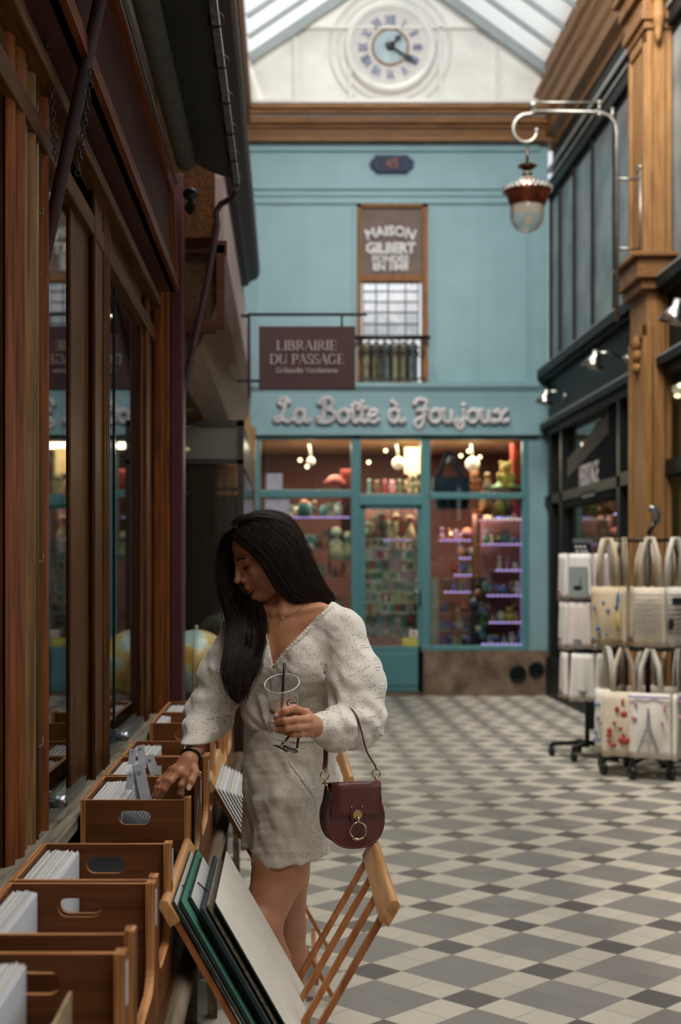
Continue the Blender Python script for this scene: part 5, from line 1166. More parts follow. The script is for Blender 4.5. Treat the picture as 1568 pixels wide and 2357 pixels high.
def surface_nets(F, D):
    ins = D < 0; nx, ny, nz = D.shape
    c = np.zeros((nx-1, ny-1, nz-1), np.int8); 
    for i in (0, 1):
        for j in (0, 1):
            for k in (0, 1): c += ins[i:nx-1+i, j:ny-1+j, k:nz-1+k]
    act = (c > 0) & (c < 8); idx = -np.ones(act.shape, int); cells = np.argwhere(act); idx[act] = np.arange(len(cells))
    ps = np.zeros((len(cells), 3)); cnt = np.zeros(len(cells)); I, J, K = cells.T
    cor = [(i, j, k) for i in (0, 1) for j in (0, 1) for k in (0, 1)]
    for a in range(8):
        for b in range(a+1, 8):
            A, B = cor[a], cor[b]
            if sum(abs(p-q) for p, q in zip(A, B)) != 1: continue
            da = D[I+A[0], J+A[1], K+A[2]]; db = D[I+B[0], J+B[1], K+B[2]]; m = (da < 0) != (db < 0)
            t = da[m]/(da[m]-db[m]); A_, B_ = np.array(A), np.array(B)
            ps[m] += A_+t[:, None]*(B_-A_); cnt[m] += 1
    V = F.lo+(cells+ps/cnt[:, None])*F.h; faces = []
    for ax in range(3):
        sl0 = [slice(1, n-1) for n in D.shape]; sl0[ax] = slice(0, D.shape[ax]-1); sl1 = list(sl0); sl1[ax] = slice(1, D.shape[ax])
        a, b = ins[tuple(sl0)], ins[tuple(sl1)]; q = np.argwhere(a != b); 
        if not len(q): continue
        flip = a[tuple(q.T)]; off = np.array([1, 1, 1]); off[ax] = 0; q = q+off
        u, v = [(1, 2), (2, 0), (0, 1)][ax]; eu = np.zeros(3, int); eu[u] = 1; ev = np.zeros(3, int); ev[v] = 1
        g = lambda p: idx[tuple(p.T)]
        f = np.stack([g(q-eu-ev), g(q-ev), g(q), g(q-eu)], 1); f[~flip] = f[~flip][:, ::-1]; faces.append(f)
    return V, np.concatenate(faces)
def field_mb(F, D, mb=None, mi=0, mifn=None):
    V, f = surface_nets(F, D); mb = mb or MB(); o = len(mb.v); mb.v += [tuple(v) for v in V.tolist()]
    mb.f += (f+o).tolist(); n = len(f)
    if mifn is not None: mb.m += mifn(V[f].mean(1)).astype(int).tolist()
    else: mb.m += [mi]*n
    mb.sm += [True]*n; return mb
V3 = lambda p: np.array(p, float)
def skin_mat():
    m = bpy.data.materials.new('tanned_skin'); m.use_nodes = True; n, l = nodes_of(m); p = n['Principled BSDF']
    p.inputs['Roughness'].default_value = .48; p.inputs['Subsurface Weight'].default_value = .12; p.inputs['Subsurface Scale'].default_value = .01; p.inputs['Subsurface Radius'].default_value = (1, .35, .2)
    tc = n.new('ShaderNodeTexCoord'); t = n.new('ShaderNodeTexNoise'); t.inputs['Scale'].default_value = 14; t.inputs['Detail'].default_value = 6; l.new(tc.outputs['Object'], t.inputs['Vector'])
    cr = n.new('ShaderNodeValToRGB'); e = cr.color_ramp.elements; e[0].position = .3; e[0].color = hexc('#b27758'); e[1].position = .7; e[1].color = hexc('#c08662'); l.new(t.outputs[0], cr.inputs[0]); l.new(cr.outputs[0], p.inputs['Base Color'])
    t2 = n.new('ShaderNodeTexNoise'); t2.inputs['Scale'].default_value = 350; l.new(tc.outputs['Object'], t2.inputs['Vector']); b = n.new('ShaderNodeBump'); b.inputs['Strength'].default_value = .08; b.inputs['Distance'].default_value = .001
    l.new(t2.outputs[0], b.inputs['Height']); l.new(b.outputs[0], p.inputs['Normal']); return m
M_SKIN = skin_mat(); M_LIP = mat('muted_lips', '#95543f', .4, noise=.05); M_NAIL = mat('pale_nail', '#d9b7a8', .2, noise=.02, coat=.6)
def eyelet(name, base, cell=.029, hol='#8a7764'):
    """broderie anglaise: little flowers of six slits, thread relief around them"""
    m = bpy.data.materials.new(name); m.use_nodes = True; n, l = nodes_of(m); p = n['Principled BSDF']; p.inputs['Roughness'].default_value = .9
    p.inputs['Subsurface Weight'].default_value = .0; p.inputs['Sheen Weight'].default_value = .2
    def M(op, *a):
        k = n.new('ShaderNodeMath'); k.operation = op
        for i, x in enumerate(a):
            if isinstance(x, (int, float)): k.inputs[i].default_value = x
            else: l.new(x, k.inputs[i])
        return k.outputs[0]
    tc = n.new('ShaderNodeTexCoord'); sx = n.new('ShaderNodeSeparateXYZ'); l.new(tc.outputs['Object'], sx.inputs[0])
    u = M('ADD', M('MULTIPLY', sx.outputs[0], .82), M('MULTIPLY', sx.outputs[1], -.57)); v = sx.outputs[2]
    v = M('DIVIDE', v, cell*.87); row = M('FLOOR', v); u = M('ADD', M('DIVIDE', u, cell), M('MULTIPLY', M('MODULO', M('ADD', row, 200), 2), .5))
    wn = n.new('ShaderNodeTexWhiteNoise'); cb = n.new('ShaderNodeCombineXYZ'); l.new(M('FLOOR', u), cb.inputs[0]); l.new(row, cb.inputs[1]); l.new(cb.outputs[0], wn.inputs['Vector'])
    fu = M('SUBTRACT', M('FRACT', M('ADD', u, 100)), .5); fv = M('SUBTRACT', M('FRACT', M('ADD', v, 100)), .5)
    r = M('SQRT', M('ADD', M('MULTIPLY', fu, fu), M('MULTIPLY', fv, fv))); a = M('ARCTAN2', fv, fu); a = M('ADD', a, M('MULTIPLY', wn.outputs['Value'], 1.5))
    sn = M('ABSOLUTE', M('SINE', M('MULTIPLY', a, 3))); lat = M('DIVIDE', M('MULTIPLY', sn, r), 3)
    el = lambda hw, hh: M('LESS_THAN', M('ADD', M('POWER', M('DIVIDE', M('SUBTRACT', r, .27), hh), 2), M('POWER', M('DIVIDE', lat, hw), 2)), 1); hole = el(.028, .066); rim = el(.07, .14)
    mx = n.new('ShaderNodeMix'); mx.data_type = 'RGBA'; l.new(hole, mx.inputs[0]); mx.inputs[6].default_value = hexc(base); mx.inputs[7].default_value = hexc(hol); l.new(mx.outputs[2], p.inputs['Base Color'])
    fz_ = n.new('ShaderNodeTexNoise'); fz_.inputs['Scale'].default_value = 26; fz_.inputs['Detail'].default_value = 5; l.new(tc.outputs['Object'], fz_.inputs['Vector'])
    hgt = M('ADD', M('MULTIPLY', M('SUBTRACT', rim, M('MULTIPLY', hole, 2)), .35), M('MULTIPLY', fz_.outputs[0], 1.6))
    b = n.new('ShaderNodeBump'); b.inputs['Strength'].default_value = .5; b.inputs['Distance'].default_value = .006; l.new(hgt, b.inputs['Height']); l.new(b.outputs[0], p.inputs['Normal']); return m
M_EYE = eyelet('white_eyelet_cotton', '#e0d7cb'); M_EYE2 = eyelet('cream_eyelet_cotton', '#dfd6c6', .023, hol='#a08f7a')
M_LACE = mat('crochet_trim', '#e4dccf', .9, noise=.05, nscale=160, bump=.8, bscale=170)

wm = thing('woman', (.02, 3.66, 0), 'dark-haired woman in white eyelet blouse and shorts, head bowed, reaching into a crate', 'person')
uS = V3((.86, -.51, 0)); fS = V3((-.51, -.86, 0)); Zu = V3((0, 0, 1)); TF = (uS, fS, Zu)
def TP(u, f, z): return V3((.02, 3.66, 0))+uS*u+fS*f+Zu*z
def PP(px, py, Y): return V3(P(px, py, Y))
# head frame
hF = V3((-.85, -.33, -.407)); hF /= np.linalg.norm(hF); hU = V3((-.378, -.147, .914)); hU -= hF*(hU@hF); hU /= np.linalg.norm(hU); hL = np.cross(hU, hF)
if hL[1] > 0: hL = -hL      # towards the camera: her left
HC_ = PP(609, 1256, 3.66); HF = (hF, hL, hU)
def HP(f, l, u): return HC_+hF*f+hL*l+hU*u
shL, shR = PP(792, 1447, 3.57), PP(562, 1462, 3.75)
elL, wrL = PP(826, 1672, 3.47), PP(728, 1668, 3.345)
elR, wrR = PP(484, 1642, 3.70), PP(437, 1738, 3.53)
neck0, neck1 = PP(668, 1425, 3.675), HP(-.03, 0, -.05)
# --- body: head, neck, chest
F = Field(HC_-.16, HC_+.16, .0026)
f0, l0, u0 = [(F.X-HC_[0])*a[0]+(F.Y-HC_[1])*a[1]+(F.Z-HC_[2])*a[2] for a in HF]
D = F.ell(HP(-.015, 0, .000), (.090, .068, .076), HF)
D = smin(D, F.ell(HP(.034, 0, .018), (.052, .054, .044), HF), .025)
D = smin(D, F.ell(HP(.034, 0, -.052), (.054, .053, .068), HF), .03)
for s_ in (-1, 1):
    D = smin(D, F.cone(HP(-.003, s_*.046, -.066), HP(.060, s_*.012, -.118), .020, .015), .025)
    D = smin(D, F.ell(HP(.056, s_*.038, -.040), (.026, .022, .024), HF), .02)
    D = smax(D, -F.ell(HP(.096, s_*.031, -.018), (.018, .020, .012), HF), .016)
    D = smin(D, F.ell(HP(.072, s_*.030, -.020), (.0125, .0155, .0115), HF), .004)
    D = smin(D, F.cone(HP(.084, s_*.014, -.004), HP(.077, s_*.044, -.003), .006, .004), .012)
D = smin(D, F.ell(HP(.077, 0, -.118), (.017, .018, .015), HF), .016)
D = smin(D, F.cone(HP(.087, 0, -.004), HP(.108, 0, -.051), .0055, .0075), .012)
D = smin(D, F.ell(HP(.110, 0, -.055), (.0095, .009, .008), HF), .006)
for s_ in (-1, 1):
    D = smin(D, F.cone(HP(.078, s_*.010, -.012), HP(.086, s_*.012, -.052), .010, .010), .012)
    D = smin(D, F.ell(HP(.096, s_*.0125, -.0585), (.0095, .0055, .0062), HF), .005)
    D = smax(D, -F.ell(HP(.101, s_*.008, -.0672), (.006, .003, .0035), HF), .002)
D = smin(D, F.cone(HP(.090, 0, -.066), HP(.087, 0, -.080), .008, .010), .012)
up, lo_ = F.ell(HP(.0955, 0, -.0845), (.008, .020, .0055), HF), F.ell(HP(.0925, 0, -.0940), (.0085, .017, .0062), HF)
D = smin(D, up, .004); D = smin(D, lo_, .004); D = smax(D, -F.ell(HP(.103, 0, -.0892), (.012, .021, .0009), HF), .0015)
for s_ in (-1, 1):
    D = smin(D, F.ell(HP(-.012, s_*.070, -.028), (.017, .008, .028), HF), .006)
D = smin(D, F.cone(neck1, neck0, .052, .052), .03)
def headmat(c):
    q = c-HC_; f, l, u = q@hF, q@hL, q@hU
    lip = (f > .085) & (abs(l) < .0215-(abs(u+.090)*.9)) & (u < -.0802) & (u > -.1020); return lip*1
body = field_mb(F, D, mifn=headmat)
# --- neck, chest, shoulders
F = Field((-.32, 3.42, 1.02), (.30, 3.90, 1.46), .005)
def torso_skin(F):
    D = F.cone(PP(668, 1425, 3.675), neck1, .056, .050)
    D = smin(D, F.cone(shR+V3((.04, -.01, -.005)), shL-V3((.04, -.01, .005)), .052, .052), .04)
    D = smin(D, F.ell(TP(0, .015, 1.25), (.135, .088, .13), TF), .04)
    D = smin(D, F.cone(PP(668, 1400, 3.69), shL-V3((.03, 0, -.004)), .04, .04), .04); D = smin(D, F.cone(PP(668, 1400, 3.69), shR+V3((.03, 0, -.004)), .04, .04), .04)
    for s_ in (-1, 1): D = smin(D, F.ell(TP(s_*.068, .075, 1.205), (.062, .052, .062), TF), .03)
    D = smin(D, F.cone(TP(.015, .082, 1.335), TP(.12, .045, 1.350), .008, .008), .014); D = smin(D, F.cone(TP(-.015, .082, 1.335), TP(-.12, .045, 1.350), .008, .008), .014)
    D = smin(D, F.cone(HP(-.005, .045, -.09), TP(.01, .075, 1.335), .012, .010), .02)
    return D
field_mb(F, torso_skin(F), body)
# --- legs
legN = [PP(672, 1880, 3.60), PP(645, 2000, 3.57), PP(601, 2130, 3.50), PP(624, 2215, 3.53), PP(672, 2420, 3.60)]
legF = [PP(640, 1880, 3.73), PP(652, 2005, 3.72), PP(660, 2135, 3.70), PP(664, 2205, 3.72), PP(668, 2432, 3.78)]
F = Field((-.18, 3.32, .0), (.14, 3.92, .86), .006); D = None
for leg, rr_ in ((legN, (.082, .071, .050, .050, .031)), (legF, (.082, .070, .050, .050, .031))):
    for i in range(4):
        d = F.cone(leg[i], leg[i+1], rr_[i], rr_[i+1]); D = d if D is None else smin(D, d, .02)
    kn = leg[2]; D = smin(D, F.ell(kn+V3((-.012, -.012, 0)), (.045, .045, .05)), .02)
    an = leg[4]; D = smin(D, F.cone(an, an+V3((0, 0, -.05)), .031, .034), .02); D = smin(D, F.cone(an+V3((.01, .01, -.055)), an+V3((-.15, -.03, -.075)), .034, .026), .03)
D = smax(D, -F.Z+.012, .01)
field_mb(F, D, body)
# --- hands
def hand(palm, fingers, thumb, wrist, elbow, rw=.024):
    fd = (elbow-wrist)/np.linalg.norm(elbow-wrist); pts = [wrist, wrist+fd*.05]+[f[0][0] for f in fingers]+[q for f in fingers for q in f[0]]+list(thumb[0]); lo = np.min(pts, 0)-.035; hi = np.max(pts, 0)+.035
    F = Field(lo, hi, .0017); D = F.cone(wrist+fd*.055, wrist, rw*1.05, rw*.92)
    mc = [f[0][0] for f in fingers]
    for m_ in mc: D = smin(D, F.cone(wrist+(m_-wrist)*.12, m_, rw*.72, .0105), .012)
    for i in range(3): D = smin(D, F.cone(mc[i], mc[i+1], .0105, .0105), .008)
    for q, r in list(fingers)+[thumb]:
        d = None
        for i in range(len(q)-1):
            e = F.cone(q[i], q[i+1], r[i], r[i+1]); d = e if d is None else smin(d, e, .003)
        for k in range(1, len(q)-1): d = smin(d, F.ell(q[k], (r[k]*1.02,)*3), .004)
        D = smin(D, d, .0045)
    field_mb(F, D, body)
def nails(name, tips):
    for tip, dr, nr, w in tips:
        b = MB(); dr = V3(dr)/np.linalg.norm(dr); nr = V3(nr)-dr*(V3(nr)@dr); nr /= np.linalg.norm(nr); sd = np.cross(dr, nr); vs = []; n = 7
        for i in range(n):
            for j in range(5):
                u = (i/(n-1)-.35)*w*2.3; a = (j/4-.5)*1.9; wd = w*(1 if i < n-2 else (.9 if i == n-2 else .62)); c = V3(tip)+dr*u+sd*math.sin(a)*wd+nr*(math.cos(a)*wd*.8+.0006); vs.append(tuple(c))
        b.add(vs, [(i*5+j, i*5+j+1, i*5+j+6, i*5+j+5) for i in range(n-1) for j in range(4)], 0, True); b.build('nail', M_NAIL, wm)
# her right hand in the crate
wR = PP(437, 1748, 3.52)
fR = [([PP(428, 1784, 3.497), PP(418, 1806, 3.488), PP(416, 1826, 3.492), PP(416, 1850, 3.505)], (.0105, .0092, .0088, .0074)),
      ([PP(414, 1776, 3.492), PP(393, 1797, 3.478), PP(379, 1816, 3.478), PP(364, 1835, 3.490)], (.0105, .0092, .0086, .0070)),
      ([PP(403, 1772, 3.505), PP(384, 1795, 3.492), PP(369, 1814, 3.492), PP(354, 1833, 3.502)], (.0105, .0088, .0082, .0066)),
      ([PP(396, 1774, 3.53), PP(367, 1799, 3.525), PP(362, 1813, 3.525), PP(360, 1824, 3.53)], (.0095, .0080, .0074, .006))]
tR = ([PP(445, 1764, 3.51), PP(449, 1778, 3.49), PP(440, 1797, 3.475), PP(435, 1812, 3.47)], (.0130, .0112, .0102, .0086))
hand(PP(418, 1778, 3.50), fR, tR, wR, elR, .0232)
# her left hand round the cup
wL = PP(729, 1674, 3.345)
fL = [([PP(705, 1641, 3.300), PP(676, 1630, 3.258), PP(655, 1636, 3.240), PP(638, 1645, 3.243)], (.0105, .0094, .0087, .0072)),
      ([PP(712, 1656, 3.292), PP(680, 1656, 3.250), PP(655, 1659, 3.235), PP(630, 1661, 3.248)], (.0105, .0092, .0085, .0072)),
      ([PP(713, 1671, 3.292), PP(684, 1674, 3.252), PP(660, 1676, 3.240), PP(634, 1676, 3.252)], (.0100, .0088, .0080, .0068)),
      ([PP(708, 1685, 3.300), PP(690, 1690, 3.27), PP(674, 1690, 3.26), PP(660, 1688, 3.27)], (.0095, .0082, .0074, .0062))]
tL = ([PP(716, 1652, 3.355), PP(690, 1640, 3.372), PP(660, 1634, 3.365), PP(628, 1636, 3.335)], (.0125, .0110, .0100, .0082))
hand(PP(708, 1664, 3.31), fL, tL, wL, elL, .024)
bo = body.build('body', [M_SKIN, M_LIP], wm); tag(bo, None, None)
nails('nail', [(PP(359.5, 1840, 3.487), fR[1][0][3]-fR[1][0][2], (.1, -.6, .8), .0056), (PP(349, 1838, 3.499), fR[2][0][3]-fR[2][0][2], (.1, -.6, .8), .0052), (PP(435, 1811, 3.4655), tR[0][3]-tR[0][2], (.25, -.9, .35), .0066),
    (PP(638.5, 1645, 3.240), fL[0][0][3]-fL[0][0][2], (-.1, -1, .25), .0056), (PP(630, 1661, 3.244), fL[1][0][3]-fL[1][0][2], (-.2, -1, .1), .0056), (PP(634, 1676, 3.249), fL[2][0][3]-fL[2][0][2], (-.2, -1, .1), .0052)])
# face details
b = MB(); 
for s_ in (1, -1):
    q = [HP(.0925, s_*.0115, -.0065), HP(.0935, s_*.022, -.001), HP(.0895, s_*.034, .0010), HP(.0795, s_*.047, -.004)]; b.tube(catmull(q, 6), [0.0024+.0016*math.sin(math.pi*min(1, k/14)) for k in range(19)], 6, flat=(tuple(hF), .6))
b.build('eyebrows', mat('dark_brow_hair', '#1d1512', .8), wm)
b = MB()
for s_ in (1, -1):
    q = [HP(.0800, s_*.0175, -.0225), HP(.0855, s_*.026, -.0285), HP(.0850, s_*.035, -.0285), HP(.0765, s_*.0435, -.023)]; c = catmull(q, 6); b.tube(c, .0016, 6)
    for k in range(2, len(c), 1): p_ = V3(c[k]); b.tube([p_, p_+hF*.0045-hU*.003+hL*s_*(k-6)*.0003, p_+hF*.0075-hU*.0025+hL*s_*(k-6)*.0006], .0004, 3)
b.build('eyelashes', mat('black_lashes', '#0d0b0b', .6), wm)

# --- blouse
F = Field((-.36, 3.26, .94), (.34, 3.95, 1.43), .0045)
def crinkle(F, amp, seed):
    r_ = np.random.RandomState(seed); s = 0
    for k in range(10):
        d = r_.normal(size=3); d /= np.linalg.norm(d); w = 2*math.pi/r_.uniform(.018, .06); e = r_.normal(size=3)*25
        s = s+np.sin((F.X*d[0]+F.Y*d[1]+F.Z*d[2])*w+1.3*np.sin(F.X*e[0]+F.Y*e[1]+F.Z*e[2])+r_.uniform(0, 6))
    return amp*np.abs(s/2.2)**1.3*np.sign(s)
def blouse(F):
    D = F.cone(shR+V3((.0, 0, -.01)), shL+V3((-.008, 0, -.016)), .060, .056)
    D = smin(D, F.ell(TP(.0, .005, 1.22), (.165, .118, .165), TF), .05)
    for s_ in (-1, 1): D = smin(D, F.ell(TP(s_*.070, .080, 1.195), (.068, .062, .075), TF), .03)
    D = smin(D, F.ell(TP(0, .0, 1.06), (.128, .098, .10), TF), .05)
    D = smin(D, F.cone(PP(668, 1402, 3.70), shL-V3((.01, 0, .008)), .056, .058), .04); D = smin(D, F.cone(PP(660, 1408, 3.71), shR, .056, .058), .04)
    # sleeves
    mL = shL*.45+elL*.55+V3((.012, 0, 0))
    sL = F.cone(shL+V3((-.006, 0, -.016)), mL, .055, .072); sL = smin(sL, F.cone(mL, elL+V3((-.004, 0, .02)), .072, .066), .03)
    fo = smin(F.cone(elL+V3((-.004, 0, .005)), elL*.45+wrL*.55+V3((0, 0, -.012)), .068, .056), F.cone(elL*.45+wrL*.55+V3((0, 0, -.012)), wrL+V3((-.006, .002, 0)), .052, .032), .012)
    sL = smin(sL, fo, .025)
    mR = shR*.5+elR*.5+V3((-.008, 0, 0)); sR = F.cone(shR, mR, .060, .064); sR = smin(sR, F.cone(mR, elR, .064, .064), .03)
    fr_ = elR*.4+wrR*.6; sR = smin(sR, F.cone(elR, fr_, .060, .046), .03); sR = smin(sR, F.cone(fr_, wrR+V3((.0, .004, .004)), .044, .029), .012)
    D = smin(D, F.ell(PP(592, 1625, 3.66), (.040, .05, .055)), .04)
    D0 = D; D = smin(D, sL, .022); D = smin(D, sR, .022)
    # folds: gathered cloth, crossing pleats at the waist, creases at elbow and cuff
    def folds(a, b_, n, amp, ph, sharp=1.0, width=.12):
        a, b_ = V3(a), V3(b_); d = b_-a; L = np.linalg.norm(d); d /= L; t = (F.X-a[0])*d[0]+(F.Y-a[1])*d[1]+(F.Z-a[2])*d[2]
        px_, py_, pz_ = F.X-a[0]-t*d[0], F.Y-a[1]-t*d[1], F.Z-a[2]-t*d[2]; r = np.sqrt(px_**2+py_**2+pz_**2)
        w = np.exp(-((t/L-.5)/.5)**2)*np.exp(-(r/width)**2); wob = .012*np.sin(px_*55+ph)+.012*np.sin(pz_*48+ph*2)+.009*np.sin(py_*60)
        s = np.sin((t+wob)/L*math.pi*n+ph); return amp*w*np.sign(s)*np.abs(s)**sharp
    D = D+folds(elL+V3((.02, 0, .10)), elL+V3((-.02, 0, -.03)), 5, .0045, .4)+folds(elL, wrL, 6, .0055, 1.3, width=.09)+folds(shL, elL, 4, .003, 2.0)
    D = D+folds(shR, elR, 6, .004, .9)+folds(elR+V3((.02, 0, .05)), wrR, 6, .0055, .2, width=.09)
    D = D+folds(TP(-.16, .06, 1.12), TP(.12, .06, 1.02), 7, .004, .5, width=.14)+folds(TP(.10, .06, 1.30), TP(.06, .08, 1.08), 5, .003, 1.1, width=.1)+folds(TP(.13, .02, 1.27), TP(.15, .05, 1.0), 3, .003, 0, width=.07)
    D = D+.0018*np.sin(F.X*61+F.Z*37+2*np.sin(F.Z*23))*np.sin(F.Y*45+F.Z*31)
    D = D+crinkle(F, .0009, 4)
    # pleats fanning to the waist
    ang = np.arctan2(F.Z-.985, (F.X-.02)*uS[0]+(F.Y-3.66)*uS[1]+.02); D = D+.0035*np.sin(ang*17)*np.exp(-((F.Z-1.06)/.06)**2)
    return D
D = blouse(F)
# V neck: both edges as planes through the photographed lines
def vplane(p1, p2, flip):
    eye = V3((0, 0, CH)); n = np.cross(p1-eye, p2-eye); n /= np.linalg.norm(n); return F.plane(p1, n*flip)
vb, vr, vl = PP(629, 1532, 3.55), PP(762, 1386, 3.60), PP(604, 1400, 3.62)
e1 = vplane(vb, vr, 1); e2 = vplane(vb, vl, 1)
c_ = PP(680, 1440, 3.58); s1 = np.sign(((c_-vb)@np.cross(vb-V3((0, 0, CH)), vr-V3((0, 0, CH))))); s2 = np.sign(((c_-vb)@np.cross(vb-V3((0, 0, CH)), vl-V3((0, 0, CH)))))
cut = np.maximum(np.maximum(-s1*e1, -s2*e2), (F.Y-3.74)); cut = np.maximum(cut, F.Y*0-9)
TSK = torso_skin(F)
D = smax(D, -cut, .004)
neckcut = F.cone(PP(672, 1440, 3.69), PP(640, 1290, 3.66), .078, .10); D = smax(D, -neckcut, .006)
D = np.maximum(D, -(F.Z-.99))       # tucked into the waistband
# open cuffs
cr_ = F.plane(wrR+V3((.0, -.002, .002)), wrR-elR); nr_ = F.cone(wrR, wrR+(wrR-elR)*.6, .06, .06); D = np.where(nr_ < 0, np.maximum(D, cr_), D)
cf = F.plane(wrL+V3((-.008, 0, 0)), wrL-elL); near = F.cone(wrL, wrL+(wrL-elL)*.6, .05, .05); D = np.where(near < 0, np.maximum(D, cf), D)
blo = field_mb(F, D).build('blouse', M_EYE, wm); blo['label'] = 'white V-neck eyelet blouse with loose long sleeves'
# crochet trims along the V and the sleeve seam
def onto(D_, F_, px, py, Y0, Y1, off=.001):
    """first point along the view line at a pixel where the cloth begins"""
    for k in range(160):
        Y = Y0+(Y1-Y0)*k/159; p = PP(px, py, Y); i = ((p-F_.lo)/F_.h).astype(int)
        if (i >= 0).all() and (i < np.array(D_.shape)-1).all() and D_[tuple(i)] < 0: return PP(px, py, Y-off)
    return None
def trim(pxs, w, name='crochet_trim', m=M_LACE, D_=None, F_=None, r0=3.2, r1=3.9, beads=True, parent=None):
    D_ = D if D_ is None else D_; F_ = F if F_ is None else F_; pts = [onto(D_, F_, a, c, r0, r1) for a, c in [tuple(q) for q in catmull(pxs, 10)]]; pts = [p for p in pts if p is not None]
    if len(pts) < 3: return
    q = [pts[0]]
    for p in pts[1:]:
        if np.linalg.norm(p-q[-1]) < .05: q.append(p)
    for _ in range(3): q = [q[0]]+[(q[i-1]+q[i]*2+q[i+1])/4 for i in range(1, len(q)-1)]+[q[-1]]
    b = MB().tube(q, w, 8, flat=((0, -1, 0), .35))
    if beads:
        for i in range(0, len(q)-1, 1):
            for t in (.25, .75): b.ball(q[i]*(1-t)+q[i+1]*t+V3((0, -w*.3, 0)), w*.42, 6, 4)
    b.build(name, m, wm)
trim([(766, 1398), (735, 1425), (690, 1472), (655, 1508), (633, 1538)], .0085)
trim([(608, 1420), (606, 1455), (612, 1490), (624, 1525)], .0065)
trim([(768, 1572), (800, 1560), (830, 1545), (852, 1532)], .0055, name='sleeve_seam', m=M_EYE, beads=False)
trim([(592, 1590), (575, 1625), (568, 1660)], .003, name='wrap_edge', m=M_EYE, beads=False)

# --- shorts
F2 = Field((-.20, 3.42, .60), (.22, 3.95, 1.06), .0045); F = F2
S_ = F.ell(TP(.0, 0, 1.00), (.118, .090, .10), TF); S_ = smin(S_, F.ell(PP(668, 1800, 3.68), (.137, .118, .17), TF), .05)
hN, hF_ = PP(678, 1860, 3.61), PP(632, 1850, 3.735)
tN, tF = PP(668, 2010, 3.585), PP(618, 1985, 3.72)
nN = F.cone(hN, tN, .102, .106); nF = F.cone(hF_, tF, .088, .080)
nN = smax(nN, F.plane(PP(660, 1978, 3.585), (.16, .0, -1)), .004)
nF = smax(nF, F.plane(PP(600, 1942, 3.72), (.25, 0, -1)), .004)
S_ = smin(S_, nN, .03); S_ = smin(S_, F.ell(PP(722, 1830, 3.74), (.085, .085, .13), TF), .04); S_ = smin(S_, nF, .006)
def folds2(a, b_, n, amp, ph, width):
    a, b_ = V3(a), V3(b_); d = b_-a; L = np.linalg.norm(d); d /= L; t = (F.X-a[0])*d[0]+(F.Y-a[1])*d[1]+(F.Z-a[2])*d[2]
    q = np.sqrt(np.maximum(0, (F.X-a[0])**2+(F.Y-a[1])**2+(F.Z-a[2])**2-t**2)); return amp*np.sin((t+.01*np.sin(F.X*50)+.01*np.sin(F.Z*41))/L*math.pi*n+ph)*np.exp(-(q/width)**2)
S_ = S_+crinkle(F, .0008, 9)+folds2(PP(590, 1790, 3.56), PP(700, 1900, 3.5), 5, .0035, 0, .12)+folds2(PP(580, 1870, 3.6), PP(640, 1820, 3.5), 5, .003, 1, .1)+.0012*np.sin(F.X*70+F.Z*55)*np.sin(F.Z*48-F.X*20)
hm = TP(0, 0, 0)
wl = F.plane(PP(640, 1668, 3.6), (-.12, 0, 1)); S_ = smax(S_, wl, .003)
# hollow leg openings so the thigh shows inside the hem
S_ = np.maximum(S_, -F.cone(PP(672, 1965, 3.590), PP(668, 2050, 3.590), .084, .084))
S_ = np.maximum(S_, -F.cone(PP(625, 1925, 3.72), PP(618, 2010, 3.72), .062, .062))
sho = field_mb(F, S_).build('shorts', M_EYE2, wm); sho['label'] = 'cream eyelet wrap-front shorts with a crochet waistband'
kw = dict(D_=S_, F_=F2, r0=3.3, r1=3.9)
trim([(566, 1672), (600, 1690), (650, 1704), (700, 1706), (740, 1702)], .0075, **kw)
trim([(566, 1686), (600, 1704), (650, 1718), (700, 1720), (740, 1716)], .003, name='waist_seam', m=M_EYE2, beads=False, **kw)
trim([(652, 1735), (680, 1775), (705, 1810), (724, 1840)], .0042, **kw)
trim([(590, 1925), (640, 1938), (700, 1948), (745, 1940)], .0022, name='hem_seam', m=M_EYE2, beads=False, **kw)

# --- shoes (below the picture, standing on the floor)
for leg, nm in ((legN, 'shoe'), (legF, 'shoe')):
    an = leg[4]; F = Field(an+V3((-.22, -.12, -.14)), an+V3((.10, .12, .03)), .006)
    a, c = V3((an[0]+.035, an[1]+.01, .042)), V3((an[0]-.155, an[1]-.03, .032)); d = smin(F.cone(a, c, .042, .036), F.cone(V3((an[0], an[1], .06)), V3((an[0]+.01, an[1], .085)), .042, .040), .03)
    field_mb(F, smax(d, -F.Z+.001, .004)).build(nm, mat('white_sneaker', '#d8d6d0', .6), wm)

# --- hair
M_HAIR = mat('dark_brown_hair', '#33241c', .62, noise=.35, nscale=30, stretch=(3, 3, .5), spec=.2, col2='#17110e')
F = Field((-.26, 3.42, 1.06), (.20, 3.92, 1.53), .0045)
f0, l0, u0 = [(F.X-HC_[0])*a[0]+(F.Y-HC_[1])*a[1]+(F.Z-HC_[2])*a[2] for a in HF]
cap = F.ell(HP(-.018, 0, .009), (.100, .081, .087), HF)
